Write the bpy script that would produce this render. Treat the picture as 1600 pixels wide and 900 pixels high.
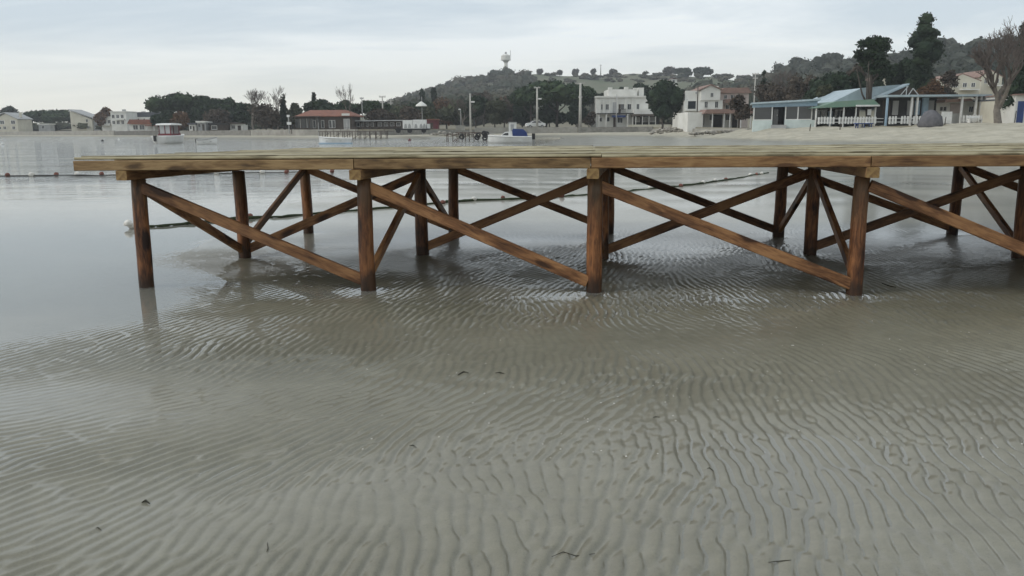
import bpy, bmesh, math, random
import numpy as np
from mathutils import Vector, Matrix, Quaternion

# ------------------------------------------------------------------ clear
for o in list(bpy.data.objects):
    bpy.data.objects.remove(o, do_unlink=True)
scene = bpy.context.scene
COL = scene.collection
R = math.radians

# ------------------------------------------------------------------ camera
FPX, PITCH, ROLL, EYE = 1258.0, 0.1948, -0.007, 1.4
cam_d = bpy.data.cameras.new('camera')
cam = bpy.data.objects.new('camera', cam_d)
COL.objects.link(cam)
cam_d.sensor_width = 36.0
cam_d.lens = FPX / 1600.0 * 36.0
cam_d.clip_start = 0.05
cam_d.clip_end = 6000
cam.matrix_world = (Matrix.Translation((0, 0, EYE)) @ Matrix.Rotation(math.pi / 2 - PITCH, 4, 'X')
                    @ Matrix.Rotation(ROLL, 4, 'Z'))
scene.camera = cam
scene.view_settings.view_transform = 'Standard'
scene.view_settings.look = 'None'
scene.view_settings.exposure = 0.0
scene.view_settings.gamma = 1.0
scene.view_settings.use_curve_mapping = False
scene.cycles.max_bounces = 8
scene.cycles.transparent_max_bounces = 12

# ------------------------------------------------------------------ sky and sun (overcast)
SUN_EL, SUN_AZ = 36.0, 258.0          # degrees; azimuth clockwise from +Y
world = bpy.data.worlds.new('World')
scene.world = world
world.use_nodes = True
wn, wl = world.node_tree.nodes, world.node_tree.links
wn.clear()
def N(tree, typ, **kw):
    n = tree.nodes.new(typ)
    for k, v in kw.items():
        if k == 'inp':
            for kk, vv in v.items():
                n.inputs[kk].default_value = vv
        else:
            setattr(n, k, v)
    return n
WT = world.node_tree
w_out = N(WT, 'ShaderNodeOutputWorld')
w_bg = N(WT, 'ShaderNodeBackground', inp={'Strength': 0.121})
w_sky = N(WT, 'ShaderNodeTexSky', sky_type='NISHITA', sun_disc=False, sun_elevation=R(SUN_EL),
          sun_rotation=R(SUN_AZ), air_density=1.0, dust_density=2.0, ozone_density=1.5)
w_tc = N(WT, 'ShaderNodeTexCoord')
w_sep = N(WT, 'ShaderNodeSeparateXYZ')
wl.new(w_tc.outputs['Generated'], w_sep.inputs[0])
w_up = N(WT, 'ShaderNodeMath', operation='MAXIMUM', inp={1: 0.0})
wl.new(w_sep.outputs['Z'], w_up.inputs[0])
w_den = N(WT, 'ShaderNodeMath', operation='ADD', inp={1: 0.11})
wl.new(w_up.outputs[0], w_den.inputs[0])
w_dx = N(WT, 'ShaderNodeMath', operation='DIVIDE'); w_dy = N(WT, 'ShaderNodeMath', operation='DIVIDE')
wl.new(w_sep.outputs['X'], w_dx.inputs[0]); wl.new(w_den.outputs[0], w_dx.inputs[1])
wl.new(w_sep.outputs['Y'], w_dy.inputs[0]); wl.new(w_den.outputs[0], w_dy.inputs[1])
w_com = N(WT, 'ShaderNodeCombineXYZ')
wl.new(w_dx.outputs[0], w_com.inputs[0]); wl.new(w_dy.outputs[0], w_com.inputs[1])
w_map = N(WT, 'ShaderNodeMapping')
w_map.inputs['Scale'].default_value = (0.34, 0.62, 1.0)
w_map.inputs['Rotation'].default_value = (0, 0, R(-13))
w_map.inputs['Location'].default_value = (2.3, 0.9, 0)
wl.new(w_com.outputs[0], w_map.inputs[0])
w_noi = N(WT, 'ShaderNodeTexNoise', inp={'Scale': 1.15, 'Detail': 7.0, 'Roughness': 0.56, 'Distortion': 0.5})
wl.new(w_map.outputs[0], w_noi.inputs['Vector'])
w_ramp = N(WT, 'ShaderNodeValToRGB')
w_ramp.color_ramp.elements[0].position = 0.40
w_ramp.color_ramp.elements[0].color = (5.8, 6.6, 7.2, 1)
w_ramp.color_ramp.elements[1].position = 0.60
w_ramp.color_ramp.elements[1].color = (8.6, 9.05, 9.2, 1)
wl.new(w_noi.outputs['Fac'], w_ramp.inputs[0])
# pale, slightly warm air low over the horizon all the way round
w_hr = N(WT, 'ShaderNodeMapRange', interpolation_type='SMOOTHERSTEP', inp={1: 0.0, 2: 0.13, 3: 0.85, 4: 0.0})
wl.new(w_up.outputs[0], w_hr.inputs[0])
w_mixh = N(WT, 'ShaderNodeMix', data_type='RGBA')
wl.new(w_hr.outputs[0], w_mixh.inputs[0])
wl.new(w_ramp.outputs[0], w_mixh.inputs[6])
w_mixh.inputs[7].default_value = (8.6, 8.4, 7.35, 1)
w_mix = N(WT, 'ShaderNodeMix', data_type='RGBA', inp={0: 0.88})
wl.new(w_sky.outputs[0], w_mix.inputs[6])
wl.new(w_mixh.outputs[2], w_mix.inputs[7])
wl.new(w_mix.outputs[2], w_bg.inputs['Color'])
wl.new(w_bg.outputs[0], w_out.inputs[0])

sun_d = bpy.data.lights.new('sun', 'SUN')
sun_d.energy = 1.15
sun_d.angle = R(16)
sun_d.color = (1.0, 0.96, 0.9)
sun = bpy.data.objects.new('sun', sun_d)
COL.objects.link(sun)
_az, _el = R(SUN_AZ), R(SUN_EL)
_dir = Vector((math.sin(_az) * math.cos(_el), math.cos(_az) * math.cos(_el), math.sin(_el)))
sun.rotation_euler = (-_dir).to_track_quat('-Z', 'Y').to_euler()
sun.location = (0, 0, 60)

# ------------------------------------------------------------------ setting-out helpers
def ray(px, py):
    u, v = px - 800.0, py - 450.0
    cr, sr = math.cos(ROLL), math.sin(ROLL)
    u, v = u * cr + v * sr, -u * sr + v * cr
    c, s = math.cos(PITCH), math.sin(PITCH)
    dz = -v / FPX
    return (u / FPX, c + dz * s, -s + dz * c)
def at_z(px, py, z=0.0):
    d = ray(px, py); t = (z - EYE) / d[2]
    return Vector((d[0] * t, d[1] * t, z))
def at_y(px, py, y):
    d = ray(px, py); t = y / d[1]
    return Vector((d[0] * t, y, EYE + d[2] * t))
def mpp(y):                    # metres for one photograph pixel at distance y
    return y / FPX / 1.019

# ------------------------------------------------------------------ object helpers
def tag(o, label=None, cat=None, group=None, kind=None):
    if label: o['label'] = label
    if cat: o['category'] = cat
    if group: o['group'] = group
    if kind: o['kind'] = kind
    return o
def empty(name, loc, rz=0.0, label=None, cat=None, group=None):
    o = bpy.data.objects.new(name, None)
    o.empty_display_size = 0.2
    COL.objects.link(o)
    o.location = loc
    o.rotation_euler = (0, 0, rz)
    return tag(o, label, cat, group)
def link(name, me, parent=None, mat=None):
    o = bpy.data.objects.new(name, me)
    COL.objects.link(o)
    if parent is not None: o.parent = parent
    if mat is not None and len(me.materials) == 0: me.materials.append(mat)
    return o
def smooth(me):
    me.polygons.foreach_set('use_smooth', [True] * len(me.polygons))
class MB:
    """collects simple shapes; build() links them as one mesh object"""
    def __init__(s): s.v = []; s.f = []
    def raw(s, vs, fs):
        b = len(s.v); s.v += [tuple(p) for p in vs]; s.f += [tuple(i + b for i in f) for f in fs]; return s
    def box(s, x0, x1, y0, y1, z0, z1):
        return s.raw([(x0,y0,z0),(x1,y0,z0),(x1,y1,z0),(x0,y1,z0),(x0,y0,z1),(x1,y0,z1),(x1,y1,z1),(x0,y1,z1)],
                     [(0,3,2,1),(4,5,6,7),(0,1,5,4),(1,2,6,5),(2,3,7,6),(3,0,4,7)])
    def prism(s, pts, y0, y1):          # polygon in XZ (counter-clockwise seen from -Y) pushed along Y
        n = len(pts)
        a = sum(pts[i][0]*pts[(i+1)%n][1]-pts[(i+1)%n][0]*pts[i][1] for i in range(n))
        if a < 0: pts = pts[::-1]
        vs = [(p[0], y0, p[1]) for p in pts] + [(p[0], y1, p[1]) for p in pts]
        fs = [tuple(range(n)), tuple(range(2*n-1, n-1, -1))]
        fs += [(i, n+i, n+(i+1)%n, (i+1)%n) for i in range(n)]
        fs = [f if k < 2 else f for k, f in enumerate(fs)]
        return s.raw(vs, fs)
    def tube(s, pts, radii, n=6, cap=True):
        pts = [Vector(p) for p in pts]
        if not hasattr(radii, '__len__'): radii = [radii]*len(pts)
        vs, fs = [], []
        ref = None
        for i, p in enumerate(pts):
            t = (pts[min(i+1, len(pts)-1)] - pts[max(i-1, 0)])
            t = t.normalized() if t.length > 1e-9 else Vector((0,0,1))
            if ref is None:
                ref = Vector((1,0,0)) if abs(t.x) < .8 else Vector((0,1,0))
            u = (ref - t*ref.dot(t)).normalized(); w = t.cross(u); ref = u
            for k in range(n):
                a = 2*math.pi*k/n
                vs.append(p + (u*math.cos(a) + w*math.sin(a))*radii[i])
        for i in range(len(pts)-1):
            for k in range(n):
                fs.append((i*n+k, i*n+(k+1)%n, (i+1)*n+(k+1)%n, (i+1)*n+k))
        if cap:
            fs.append(tuple(range(n-1, -1, -1))); fs.append(tuple(range((len(pts)-1)*n, len(pts)*n)))
        return s.raw(vs, fs)
    def lathe(s, prof, n=16, c=(0,0,0)):
        vs, fs = [], []
        for r, z in prof:
            for k in range(n):
                a = 2*math.pi*k/n
                vs.append((c[0]+r*math.cos(a), c[1]+r*math.sin(a), c[2]+z))
        for i in range(len(prof)-1):
            for k in range(n):
                fs.append((i*n+k, i*n+(k+1)%n, (i+1)*n+(k+1)%n, (i+1)*n+k))
        fs.append(tuple(range(n-1, -1, -1))); fs.append(tuple(range((len(prof)-1)*n, len(prof)*n)))
        return s.raw(vs, fs)
    def mesh(s, name, sm=False):
        me = bpy.data.meshes.new(name)
        me.from_pydata(s.v, [], s.f)
        if sm: smooth(me)
        me.update()
        return me
    def build(s, name, mat, parent=None, sm=False):
        return link(name, s.mesh(name, sm), parent, mat)

# ------------------------------------------------------------------ materials
MATS = {}
def new_mat(name):
    m = bpy.data.materials.new(name); m.use_nodes = True
    nt = m.node_tree
    b = nt.nodes['Principled BSDF']
    MATS[name] = m
    return m, nt, b
def plain(name, c1, c2=None, rough=0.7, scale=3.0, detail=5.0, bump=0.0, bscale=None, rnd=0.0, metal=0.0, spec=0.4, stretch=None, obj=True):
    """two-tone procedural material: noise stain between c1 and c2, object-to-object value shift, optional bump"""
    m, nt, b = new_mat(name)
    L = nt.links
    c2 = c2 or tuple(x*0.75 for x in c1)
    tc = N(nt, 'ShaderNodeTexCoord')
    mp = N(nt, 'ShaderNodeMapping')
    if stretch: mp.inputs['Scale'].default_value = stretch
    L.new(tc.outputs['Object'] if obj else N(nt, 'ShaderNodeNewGeometry').outputs['Position'], mp.inputs[0])
    nz = N(nt, 'ShaderNodeTexNoise', inp={'Scale': scale, 'Detail': detail, 'Roughness': 0.62})
    L.new(mp.outputs[0], nz.inputs['Vector'])
    rp = N(nt, 'ShaderNodeMapRange', inp={1: 0.32, 2: 0.68})
    L.new(nz.outputs['Fac'], rp.inputs[0])
    mx = N(nt, 'ShaderNodeMix', data_type='RGBA')
    mx.inputs[6].default_value = (*c1, 1); mx.inputs[7].default_value = (*c2, 1)
    L.new(rp.outputs[0], mx.inputs[0])
    col = mx.outputs[2]
    if rnd:
        oi = N(nt, 'ShaderNodeObjectInfo')
        mr = N(nt, 'ShaderNodeMapRange', inp={3: 1-rnd, 4: 1+rnd})
        L.new(oi.outputs['Random'], mr.inputs[0])
        hs = N(nt, 'ShaderNodeHueSaturation')
        L.new(mr.outputs[0], hs.inputs['Value']); L.new(col, hs.inputs['Color'])
        col = hs.outputs[0]
    L.new(col, b.inputs['Base Color'])
    b.inputs['Roughness'].default_value = rough
    b.inputs['Metallic'].default_value = metal
    b.inputs['Specular IOR Level'].default_value = spec
    if bump:
        n2 = N(nt, 'ShaderNodeTexNoise', inp={'Scale': bscale or scale*6, 'Detail': 6.0, 'Roughness': 0.6})
        L.new(mp.outputs[0], n2.inputs['Vector'])
        bp = N(nt, 'ShaderNodeBump', inp={'Strength': 1.0, 'Distance': bump})
        L.new(n2.outputs['Fac'], bp.inputs['Height'])
        L.new(bp.outputs[0], b.inputs['Normal'])
    return m
def wood(name, dark, mid, light, rnd=0.25, rough=0.6, head=None):
    """timber: length along local X"""
    m, nt, b = new_mat(name)
    L = nt.links
    tc = N(nt, 'ShaderNodeTexCoord'); oi = N(nt, 'ShaderNodeObjectInfo')
    off = N(nt, 'ShaderNodeVectorMath', operation='SCALE', inp={'Scale': 40.0})
    cb = N(nt, 'ShaderNodeCombineXYZ')
    for k in range(3): L.new(oi.outputs['Random'], cb.inputs[k])
    L.new(cb.outputs[0], off.inputs[0])
    ad = N(nt, 'ShaderNodeVectorMath', operation='ADD')
    L.new(tc.outputs['Object'], ad.inputs[0]); L.new(off.outputs[0], ad.inputs[1])
    mp = N(nt, 'ShaderNodeMapping'); mp.inputs['Scale'].default_value = (2.0, 16, 16)
    L.new(ad.outputs[0], mp.inputs[0])
    g = N(nt, 'ShaderNodeTexNoise', inp={'Scale': 2.2, 'Detail': 6.0, 'Roughness': 0.62, 'Distortion': 1.2})
    L.new(mp.outputs[0], g.inputs['Vector'])
    mp2 = N(nt, 'ShaderNodeMapping'); mp2.inputs['Scale'].default_value = (1.5, 5, 5)
    L.new(ad.outputs[0], mp2.inputs[0])
    blot = N(nt, 'ShaderNodeTexNoise', inp={'Scale': 1.6, 'Detail': 4.0, 'Roughness': 0.6})
    L.new(mp2.outputs[0], blot.inputs['Vector'])
    # knots: warped rings at scattered cells
    mp3 = N(nt, 'ShaderNodeMapping'); mp3.inputs['Scale'].default_value = (2.1, 5.5, 5.5)
    L.new(ad.outputs[0], mp3.inputs[0])
    vo = N(nt, 'ShaderNodeTexVoronoi', inp={'Scale': 1.0, 'Randomness': 1.0})
    L.new(mp3.outputs[0], vo.inputs['Vector'])
    kn = N(nt, 'ShaderNodeMapRange', inp={1: 0.09, 2: 0.26, 3: 1.0, 4: 0.0})
    L.new(vo.outputs['Distance'], kn.inputs[0])
    ml = N(nt, 'ShaderNodeMath', operation='MULTIPLY_ADD', inp={1: 0.62})
    L.new(blot.outputs['Fac'], ml.inputs[0])
    ml2 = N(nt, 'ShaderNodeMath', operation='MULTIPLY', inp={1: 0.5})
    L.new(g.outputs['Fac'], ml2.inputs[0]); L.new(ml2.outputs[0], ml.inputs[2])
    sb = N(nt, 'ShaderNodeMath', operation='MULTIPLY_ADD', inp={1: -0.3})
    L.new(kn.outputs[0], sb.inputs[0]); L.new(ml.outputs[0], sb.inputs[2])
    rp = N(nt, 'ShaderNodeValToRGB')
    e = rp.color_ramp.elements
    e[0].position = 0.40; e[0].color = (*dark, 1)
    e[1].position = 0.65; e[1].color = (*light, 1)
    mdl = e.new(0.52); mdl.color = (*mid, 1)
    L.new(sb.outputs[0], rp.inputs[0])
    hs = N(nt, 'ShaderNodeHueSaturation')
    mr = N(nt, 'ShaderNodeMapRange', inp={3: 1-rnd, 4: 1+rnd}); L.new(oi.outputs['Random'], mr.inputs[0])
    col = rp.outputs[0]
    if head:                       # weathered, paler upper part of a post, ragged lower edge
        sx = N(nt, 'ShaderNodeSeparateXYZ'); L.new(tc.outputs['Object'], sx.inputs[0])
        rg_ = N(nt, 'ShaderNodeMath', operation='MULTIPLY_ADD', inp={1: 1.1}); L.new(blot.outputs['Fac'], rg_.inputs[0]); L.new(sx.outputs['X'], rg_.inputs[2])
        hm_ = N(nt, 'ShaderNodeMapRange', inp={1: 1.68, 2: 1.95, 3: 0.0, 4: 0.75}); L.new(rg_.outputs[0], hm_.inputs[0])
        mh = N(nt, 'ShaderNodeMix', data_type='RGBA'); L.new(hm_.outputs[0], mh.inputs[0]); L.new(col, mh.inputs[6])
        gm = N(nt, 'ShaderNodeMix', data_type='RGBA'); L.new(g.outputs['Fac'], gm.inputs[0])
        gm.inputs[6].default_value = (*[q*.35 for q in head], 1); gm.inputs[7].default_value = (*[q*1.5 for q in head], 1)
        L.new(gm.outputs[2], mh.inputs[7]); col = mh.outputs[2]
        tw_ = N(nt, 'ShaderNodeMath', operation='MULTIPLY_ADD', inp={1: -0.45}); L.new(blot.outputs['Fac'], tw_.inputs[0]); L.new(sx.outputs['X'], tw_.inputs[2])
        tm_ = N(nt, 'ShaderNodeMapRange', inp={1: .43, 2: .50, 3: 0.8, 4: 0.0}); L.new(tw_.outputs[0], tm_.inputs[0])      # soaked foot with a ragged tide line
        mt_ = N(nt, 'ShaderNodeMix', data_type='RGBA'); L.new(tm_.outputs[0], mt_.inputs[0]); L.new(col, mt_.inputs[6]); mt_.inputs[7].default_value = (0.022, 0.013, 0.008, 1); col = mt_.outputs[2]
    L.new(mr.outputs[0], hs.inputs['Value']); L.new(col, hs.inputs['Color'])
    L.new(hs.outputs[0], b.inputs['Base Color'])
    b.inputs['Roughness'].default_value = rough
    b.inputs['Specular IOR Level'].default_value = 0.35
    bp = N(nt, 'ShaderNodeBump', inp={'Strength': 0.6, 'Distance': 0.004})
    L.new(g.outputs['Fac'], bp.inputs['Height']); L.new(bp.outputs[0], b.inputs['Normal'])
    return m
def glass(name, tint=(0.03, 0.035, 0.04)):
    m, nt, b = new_mat(name)
    b.inputs['Base Color'].default_value = (*tint, 1)
    b.inputs['Roughness'].default_value = 0.06
    b.inputs['Specular IOR Level'].default_value = 0.6
    nz = N(nt, 'ShaderNodeTexNoise', inp={'Scale': 0.8, 'Detail': 2.0})
    bp = N(nt, 'ShaderNodeBump', inp={'Strength': 0.15, 'Distance': 0.05})
    nt.links.new(nz.outputs['Fac'], bp.inputs['Height']); nt.links.new(bp.outputs[0], b.inputs['Normal'])
    return m
def foliage(name, c1, c2, c3, scale=0.5, rough=0.85):
    m, nt, b = new_mat(name)
    L = nt.links
    geo = N(nt, 'ShaderNodeNewGeometry'); oi = N(nt, 'ShaderNodeObjectInfo')
    nz = N(nt, 'ShaderNodeTexNoise', inp={'Scale': scale, 'Detail': 4.0, 'Roughness': 0.65})
    L.new(geo.outputs['Position'], nz.inputs['Vector'])
    add = N(nt, 'ShaderNodeMath', operation='MULTIPLY_ADD', inp={1: 0.35, 2: -0.17})
    L.new(geo.outputs['Random Per Island'], add.inputs[0])
    s = N(nt, 'ShaderNodeMath', operation='ADD'); L.new(nz.outputs['Fac'], s.inputs[0]); L.new(add.outputs[0], s.inputs[1])
    rp = N(nt, 'ShaderNodeValToRGB'); e = rp.color_ramp.elements
    e[0].position = .3; e[0].color = (*c1, 1); e[1].position = .72; e[1].color = (*c3, 1)
    k = e.new(.5); k.color = (*c2, 1)
    L.new(s.outputs[0], rp.inputs[0])
    hs = N(nt, 'ShaderNodeHueSaturation')
    mr = N(nt, 'ShaderNodeMapRange', inp={3: 0.8, 4: 1.2}); L.new(oi.outputs['Random'], mr.inputs[0])
    L.new(mr.outputs[0], hs.inputs['Value']); L.new(rp.outputs[0], hs.inputs['Color'])
    L.new(hs.outputs[0], b.inputs['Base Color'])
    b.inputs['Roughness'].default_value = rough
    b.inputs['Specular IOR Level'].default_value = 0.2
    return m

W_POST = wood('stained_post', (0.020, 0.009, 0.005), (0.11, 0.042, 0.016), (0.28, 0.118, 0.044), 0.22, 0.5, (0.10, 0.062, 0.032))
W_BRACE = wood('stained_brace', (0.042, 0.018, 0.008), (0.155, 0.069, 0.028), (0.30, 0.152, 0.064), 0.25, 0.55)
W_JOIST = wood('oiled_joist', (0.09, 0.042, 0.017), (0.20, 0.105, 0.043), (0.31, 0.185, 0.082), 0.2)
W_PALE = wood('pale_joist', (0.07, 0.04, 0.017), (0.175, 0.105, 0.045), (0.28, 0.185, 0.088), 0.1)
W_PLANK = wood('pale_plank', (0.15, 0.125, 0.072), (0.28, 0.24, 0.148), (0.39, 0.345, 0.225), 0.3)
W_END = plain('end_grain', (0.33, 0.22, 0.09), (0.15, 0.08, 0.032), 0.8, 22)

# ------------------------------------------------------------------ shoreline functions (photograph column -> metres)
_wx = [-1400, -600, 0, 150, 300, 480, 600, 700, 850, 920, 1000, 1100, 1200, 1300, 1600, 2200, 3200]
_wd = [460, 420, 326, 240, 178, 134, 121, 137, 152, 140, 118, 92, 74, 66, 58, 52, 50]
_lx = [-1400, -600, 0, 150, 300, 480, 600, 700, 850, 1020, 1070, 1150, 1200, 1400, 1600, 2200, 3200]
_ld = [490, 452, 350, 262, 195, 151, 143, 160, 165, 165, 140, 112, 96, 94, 88, 82, 80]
def col_of(x, y):               # bearing from the viewpoint expressed as a photograph column
    return 800.0 + FPX * x / np.maximum(y, 1.0) * 1.019
def d_water(px): return np.interp(px, _wx, _wd)
def d_land(px): return np.interp(px, _lx, _ld)
_ey = [-30, 2.0, 4.3, 6.3, 7.4, 9, 14, 27, 50, 78, 115, 150, 400]
_ex = [-6, -4.6, -3.5, -2.45, -2.6, -3.8, -4.2, -4.6, -1, 3, 7, 9, 12]

def fft_noise(shape, step, sx, sy, seed):
    """smooth periodic noise, unit deviation; sx, sy = correlation lengths in metres"""
    rng = np.random.default_rng(seed)
    w = np.fft.fft2(rng.standard_normal(shape))
    fy = np.fft.fftfreq(shape[0], step)[:, None]; fx = np.fft.fftfreq(shape[1], step)[None, :]
    n = np.fft.ifft2(w*np.exp(-2*(math.pi**2)*((fx*sx)**2+(fy*sy)**2))).real
    n -= n.mean()
    return n/n.std()
# ---- ripple field on a regular grid
GX0, GX1, GY0, GY1, GS = -7.8, 8.2, 1.4, 12.6, 0.0085
gnx, gny = int((GX1-GX0)/GS), int((GY1-GY0)/GS)
gx = GX0 + np.arange(gnx)*GS; gy = GY0 + np.arange(gny)*GS
GX, GY = np.meshgrid(gx, gy)
shape = (gny, gnx)
theta = np.interp(GX, [-6, -3, -1, 0.3, 1.6, 3, 5, 8], [-44, -36, -28, -19, -9, 0, 9, 14])
theta = theta + 9*fft_noise(shape, GS, 0.7, 0.5, 5) + 6*fft_noise(shape, GS, 0.2, 0.22, 6)
theta = np.clip(theta, -60, 45)
rng = np.random.default_rng(11)
WN = np.fft.fft2(rng.standard_normal(shape))
fy = np.fft.fftfreq(gny, GS)[:, None]; fx = np.fft.fftfreq(gnx, GS)[None, :]
fr = np.hypot(fx, fy); fa = np.degrees(np.arctan2(fy, fx))
K0 = 1/0.062
Z = np.zeros(shape, complex); WS = np.zeros(shape)
for tk in range(-64, 50, 8):
    da = (fa - tk + 180) % 360 - 180
    flt = np.exp(-0.5*((fr-K0)/(0.15*K0))**2 - 0.5*(da/10.0)**2)
    zk = np.fft.ifft2(WN*flt)
    wk = np.exp(-0.5*((theta-tk)/6.5)**2)
    Z += zk*wk; WS += wk
Z /= WS
mag = np.abs(Z); mag /= mag.mean()
ph = np.angle(Z)
u_ = (ph/(2*math.pi)) % 1.0
def _ss(t): t = np.clip(t, 0, 1); return t*t*(3-2*t)
prof = np.where(u_ < 0.72, -1+2*_ss(u_/0.72)**0.6, 1-2*_ss((u_-0.72)/0.28))   # long stoss slope, short steep lee
amp = np.clip((mag-0.06)/0.42, 0, 1)
band = fft_noise(shape, GS, 0.9, 0.26, 21)
band2 = fft_noise(shape, GS, 0.35, 0.3, 22)
flat = np.clip(0.88 + 0.33*band + 0.18*band2, 0.18, 1.25)
far = np.interp(GY, [1.4, 3, 6, 9, 12, 19], [1.0, 1.0, 1.05, 0.9, 0.5, 0.2])
RIP = 0.0055*prof*amp*flat*far
RIP += 0.0004*fft_noise(shape, GS, 0.018, 0.018, 31)
# low, wide swells of the sand, and shallow pools of the photograph (centre x, y, radius x, radius y, depth)
LOW = 0.0015*fft_noise(shape, GS, 0.8, 0.33, 41) + 0.0010*fft_noise(shape, GS, 0.25, 0.2, 42)
def pool(px, py, rpx, rpy, dz):
    global LOW
    c = at_z(px, py); a = at_z(px+rpx, py); b = at_z(px, py-rpy)
    LOW = LOW + dz*np.exp(-((GX-c.x)/(a.x-c.x))**2 - ((GY-c.y)/(b.y-c.y))**2)
pool(500, 460, 80, 12, -0.004)
pool(720, 468, 130, 12, -0.0050)
pool(870, 462, 60, 8, -0.008)
pool(1120, 470, 170, 12, -0.0045)
pool(1300, 462, 45, 9, -0.007)
pool(1390, 414, 80, 8, -0.006)
pool(1440, 375, 130, 14, -0.009)
pool(1050, 390, 140, 12, -0.009)
pool(760, 375, 150, 14, -0.009)
pool(420, 430, 160, 16, -0.006)
pool(800, 700, 320, 34, -0.0020)
pool(1280, 725, 200, 50, -0.0024)
pool(1150, 760, 260, 60, -0.0018)
pool(560, 745, 260, 24, -0.0012)
pool(900, 560, 500, 50, 0.0035)
pool(1500, 560, 300, 60, 0.0040)
pool(300, 620, 260, 40, 0.0015)
pool(620, 420, 90, 14, 0.004)
pool(1100, 430, 200, 14, 0.006)
pool(1480, 440, 200, 20, 0.007)
POSTS = {}
FEET = {(0,0):(231,448),(1,0):(576,453),(2,0):(926,456),(3,0):(1336,460),
        (0,1):(382,402),(1,1):(660,398),(2,1):(941,403),(3,1):(1264,398),(4,1):(1590,403),
        (0,2):(482,364),(1,2):(709,366),(2,2):(950,365),(3,2):(1217,370),(4,2):(1488,366)}
for k, (px, py) in FEET.items(): POSTS[k] = at_z(px, py)
step_x = (POSTS[(3,0)]-POSTS[(0,0)])/3
POSTS[(4,0)] = POSTS[(3,0)]+step_x
for c in (5, 6, 7):
    for r in range(3): POSTS[(c, r)] = POSTS[(4, r)] + step_x*(c-4)
for k, p in POSTS.items():                       # scour round every post
    if p.x < 9:
        LOW = LOW - 0.010*np.exp(-((GX-p.x-.02)**2+(GY-p.y+.03)**2)/0.15**2)

def bil(F, x, y):
    u = np.clip((x-GX0)/GS, 0, gnx-1.001); v = np.clip((y-GY0)/GS, 0, gny-1.001)
    i = u.astype(int); j = v.astype(int); a = u-i; b = v-j
    return (F[j,i]*(1-a)*(1-b)+F[j,i+1]*a*(1-b)+F[j+1,i]*(1-a)*b+F[j+1,i+1]*a*b)

def ground_z(x, y):
    """height of sand; water stands at 0"""
    x = np.asarray(x, float); y = np.asarray(y, float)
    e = np.interp(y, _ey, _ex)
    s = x - e
    z = np.where(s > 0, 0.0062*(1-np.exp(-s/0.9)) + 0.0015*np.maximum(s-4, 0)*np.clip((y-22)/20, 0, 1), np.maximum(np.where(s > -1, 0.011*s, -0.011+0.02*(s+1)), -0.9-0.002*np.hypot(x, y)))
    z = z + np.where(s > 0, np.interp(y, [2, 6.9, 7.7, 9.2, 11, 30, 60], [0.0, 0.0, 0.0055, 0.0050, 0.0010, 0.0005, 0.002]), 0)
    z = z + np.clip((y-11)/6, 0, 1)*np.clip((90-y)/40, 0, 1)*(0.005*np.sin(y*.9+1.3*np.sin(x*.35+y*.11))*np.sin(x*.4+y*.23) + 0.003*np.sin(y*3.1+x*.7+2*np.sin(x*.5))*np.sin(x*1.3-y*.6))
    px = col_of(x, y); d = np.hypot(x, y)
    dw, dl = d_water(px), d_land(px)
    top = np.interp(px, [700, 850, 1020, 1100, 1200, 1400, 1700], [0.55, 0.6, 0.7, 1.0, 1.25, 1.45, 1.7])
    t = (d-dw)/np.maximum(dl-dw, 1.0)
    rise = np.where(t < 0, t*0.9, top*np.clip(t, 0, 1)**0.9)
    z = np.where(t > 0, np.maximum(z, 0)*np.clip(1-t*8, 0, 1)+rise, np.where(s < 0, np.maximum(z, np.maximum(rise, -1.0)*np.clip(1+t*2, 0, 1)-1.0*(1-np.clip(1+t*2, 0, 1))), z))
    # wind-blown and trodden unevenness of the dry beach
    k = np.clip(t*2.5, 0, 1)*np.clip((px-880)/200, 0.12, 1)
    z = z + k*(0.16*np.sin(x*.55+1.7*np.sin(y*.21))*np.sin(y*.37+x*.13) + 0.07*np.sin(x*1.7+y*.9)*np.sin(y*1.3-x*.6) + 0.03*np.sin(x*4.1-y*2.3)*np.sin(y*3.7+x*1.9))
    return z

def spaced(lo, hi, s): return list(np.arange(lo, hi, s))
def grow(start, end, s, g):
    out = [start]
    while out[-1] < end:
        s *= g; out.append(out[-1]+s)
    return out
def half_width(y): return np.interp(y, [-50, 1.4, 9, 20, 520], [2.5, 2.5, 7.0, 14.5, 345])
NU = 940                                          # columns of the detailed middle of the sheet
side_g = np.array(grow(0.12, 260, 0.12, 1.12))
ys = grow(-40, -1.0, 4, 1.0)
ys = ys + spaced(ys[-1]+.5, 1.4, .4)
y_ = 1.45
while y_ < 14: ys.append(y_); y_ += float(np.interp(y_, [1.4, 3, 5, 8, 10, 14], [.0075, .0085, .0115, .017, .026, .06]))
ys = np.array(ys + grow(ys[-1]+.06, 520, 0.06, 1.03))
hw = half_width(ys)[:, None]
mid_u = np.linspace(-1, 1, NU)[None, :]
MX = np.concatenate([-hw-side_g[::-1][None, :], hw*mid_u, hw+side_g[None, :]], 1)
MY = np.repeat(ys[:, None], MX.shape[1], 1)
MZ = ground_z(MX, MY)
inside = (np.clip((MX-GX0)/.6, 0, 1)*np.clip((GX1-MX)/.6, 0, 1)*np.clip((MY-GY0)/.6, 0, 1)*np.clip((GY1-MY)/3, 0, 1))
damp = 1.0
MZ = MZ + inside*(bil(RIP, MX, MY)+bil(LOW, MX, MY))
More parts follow.
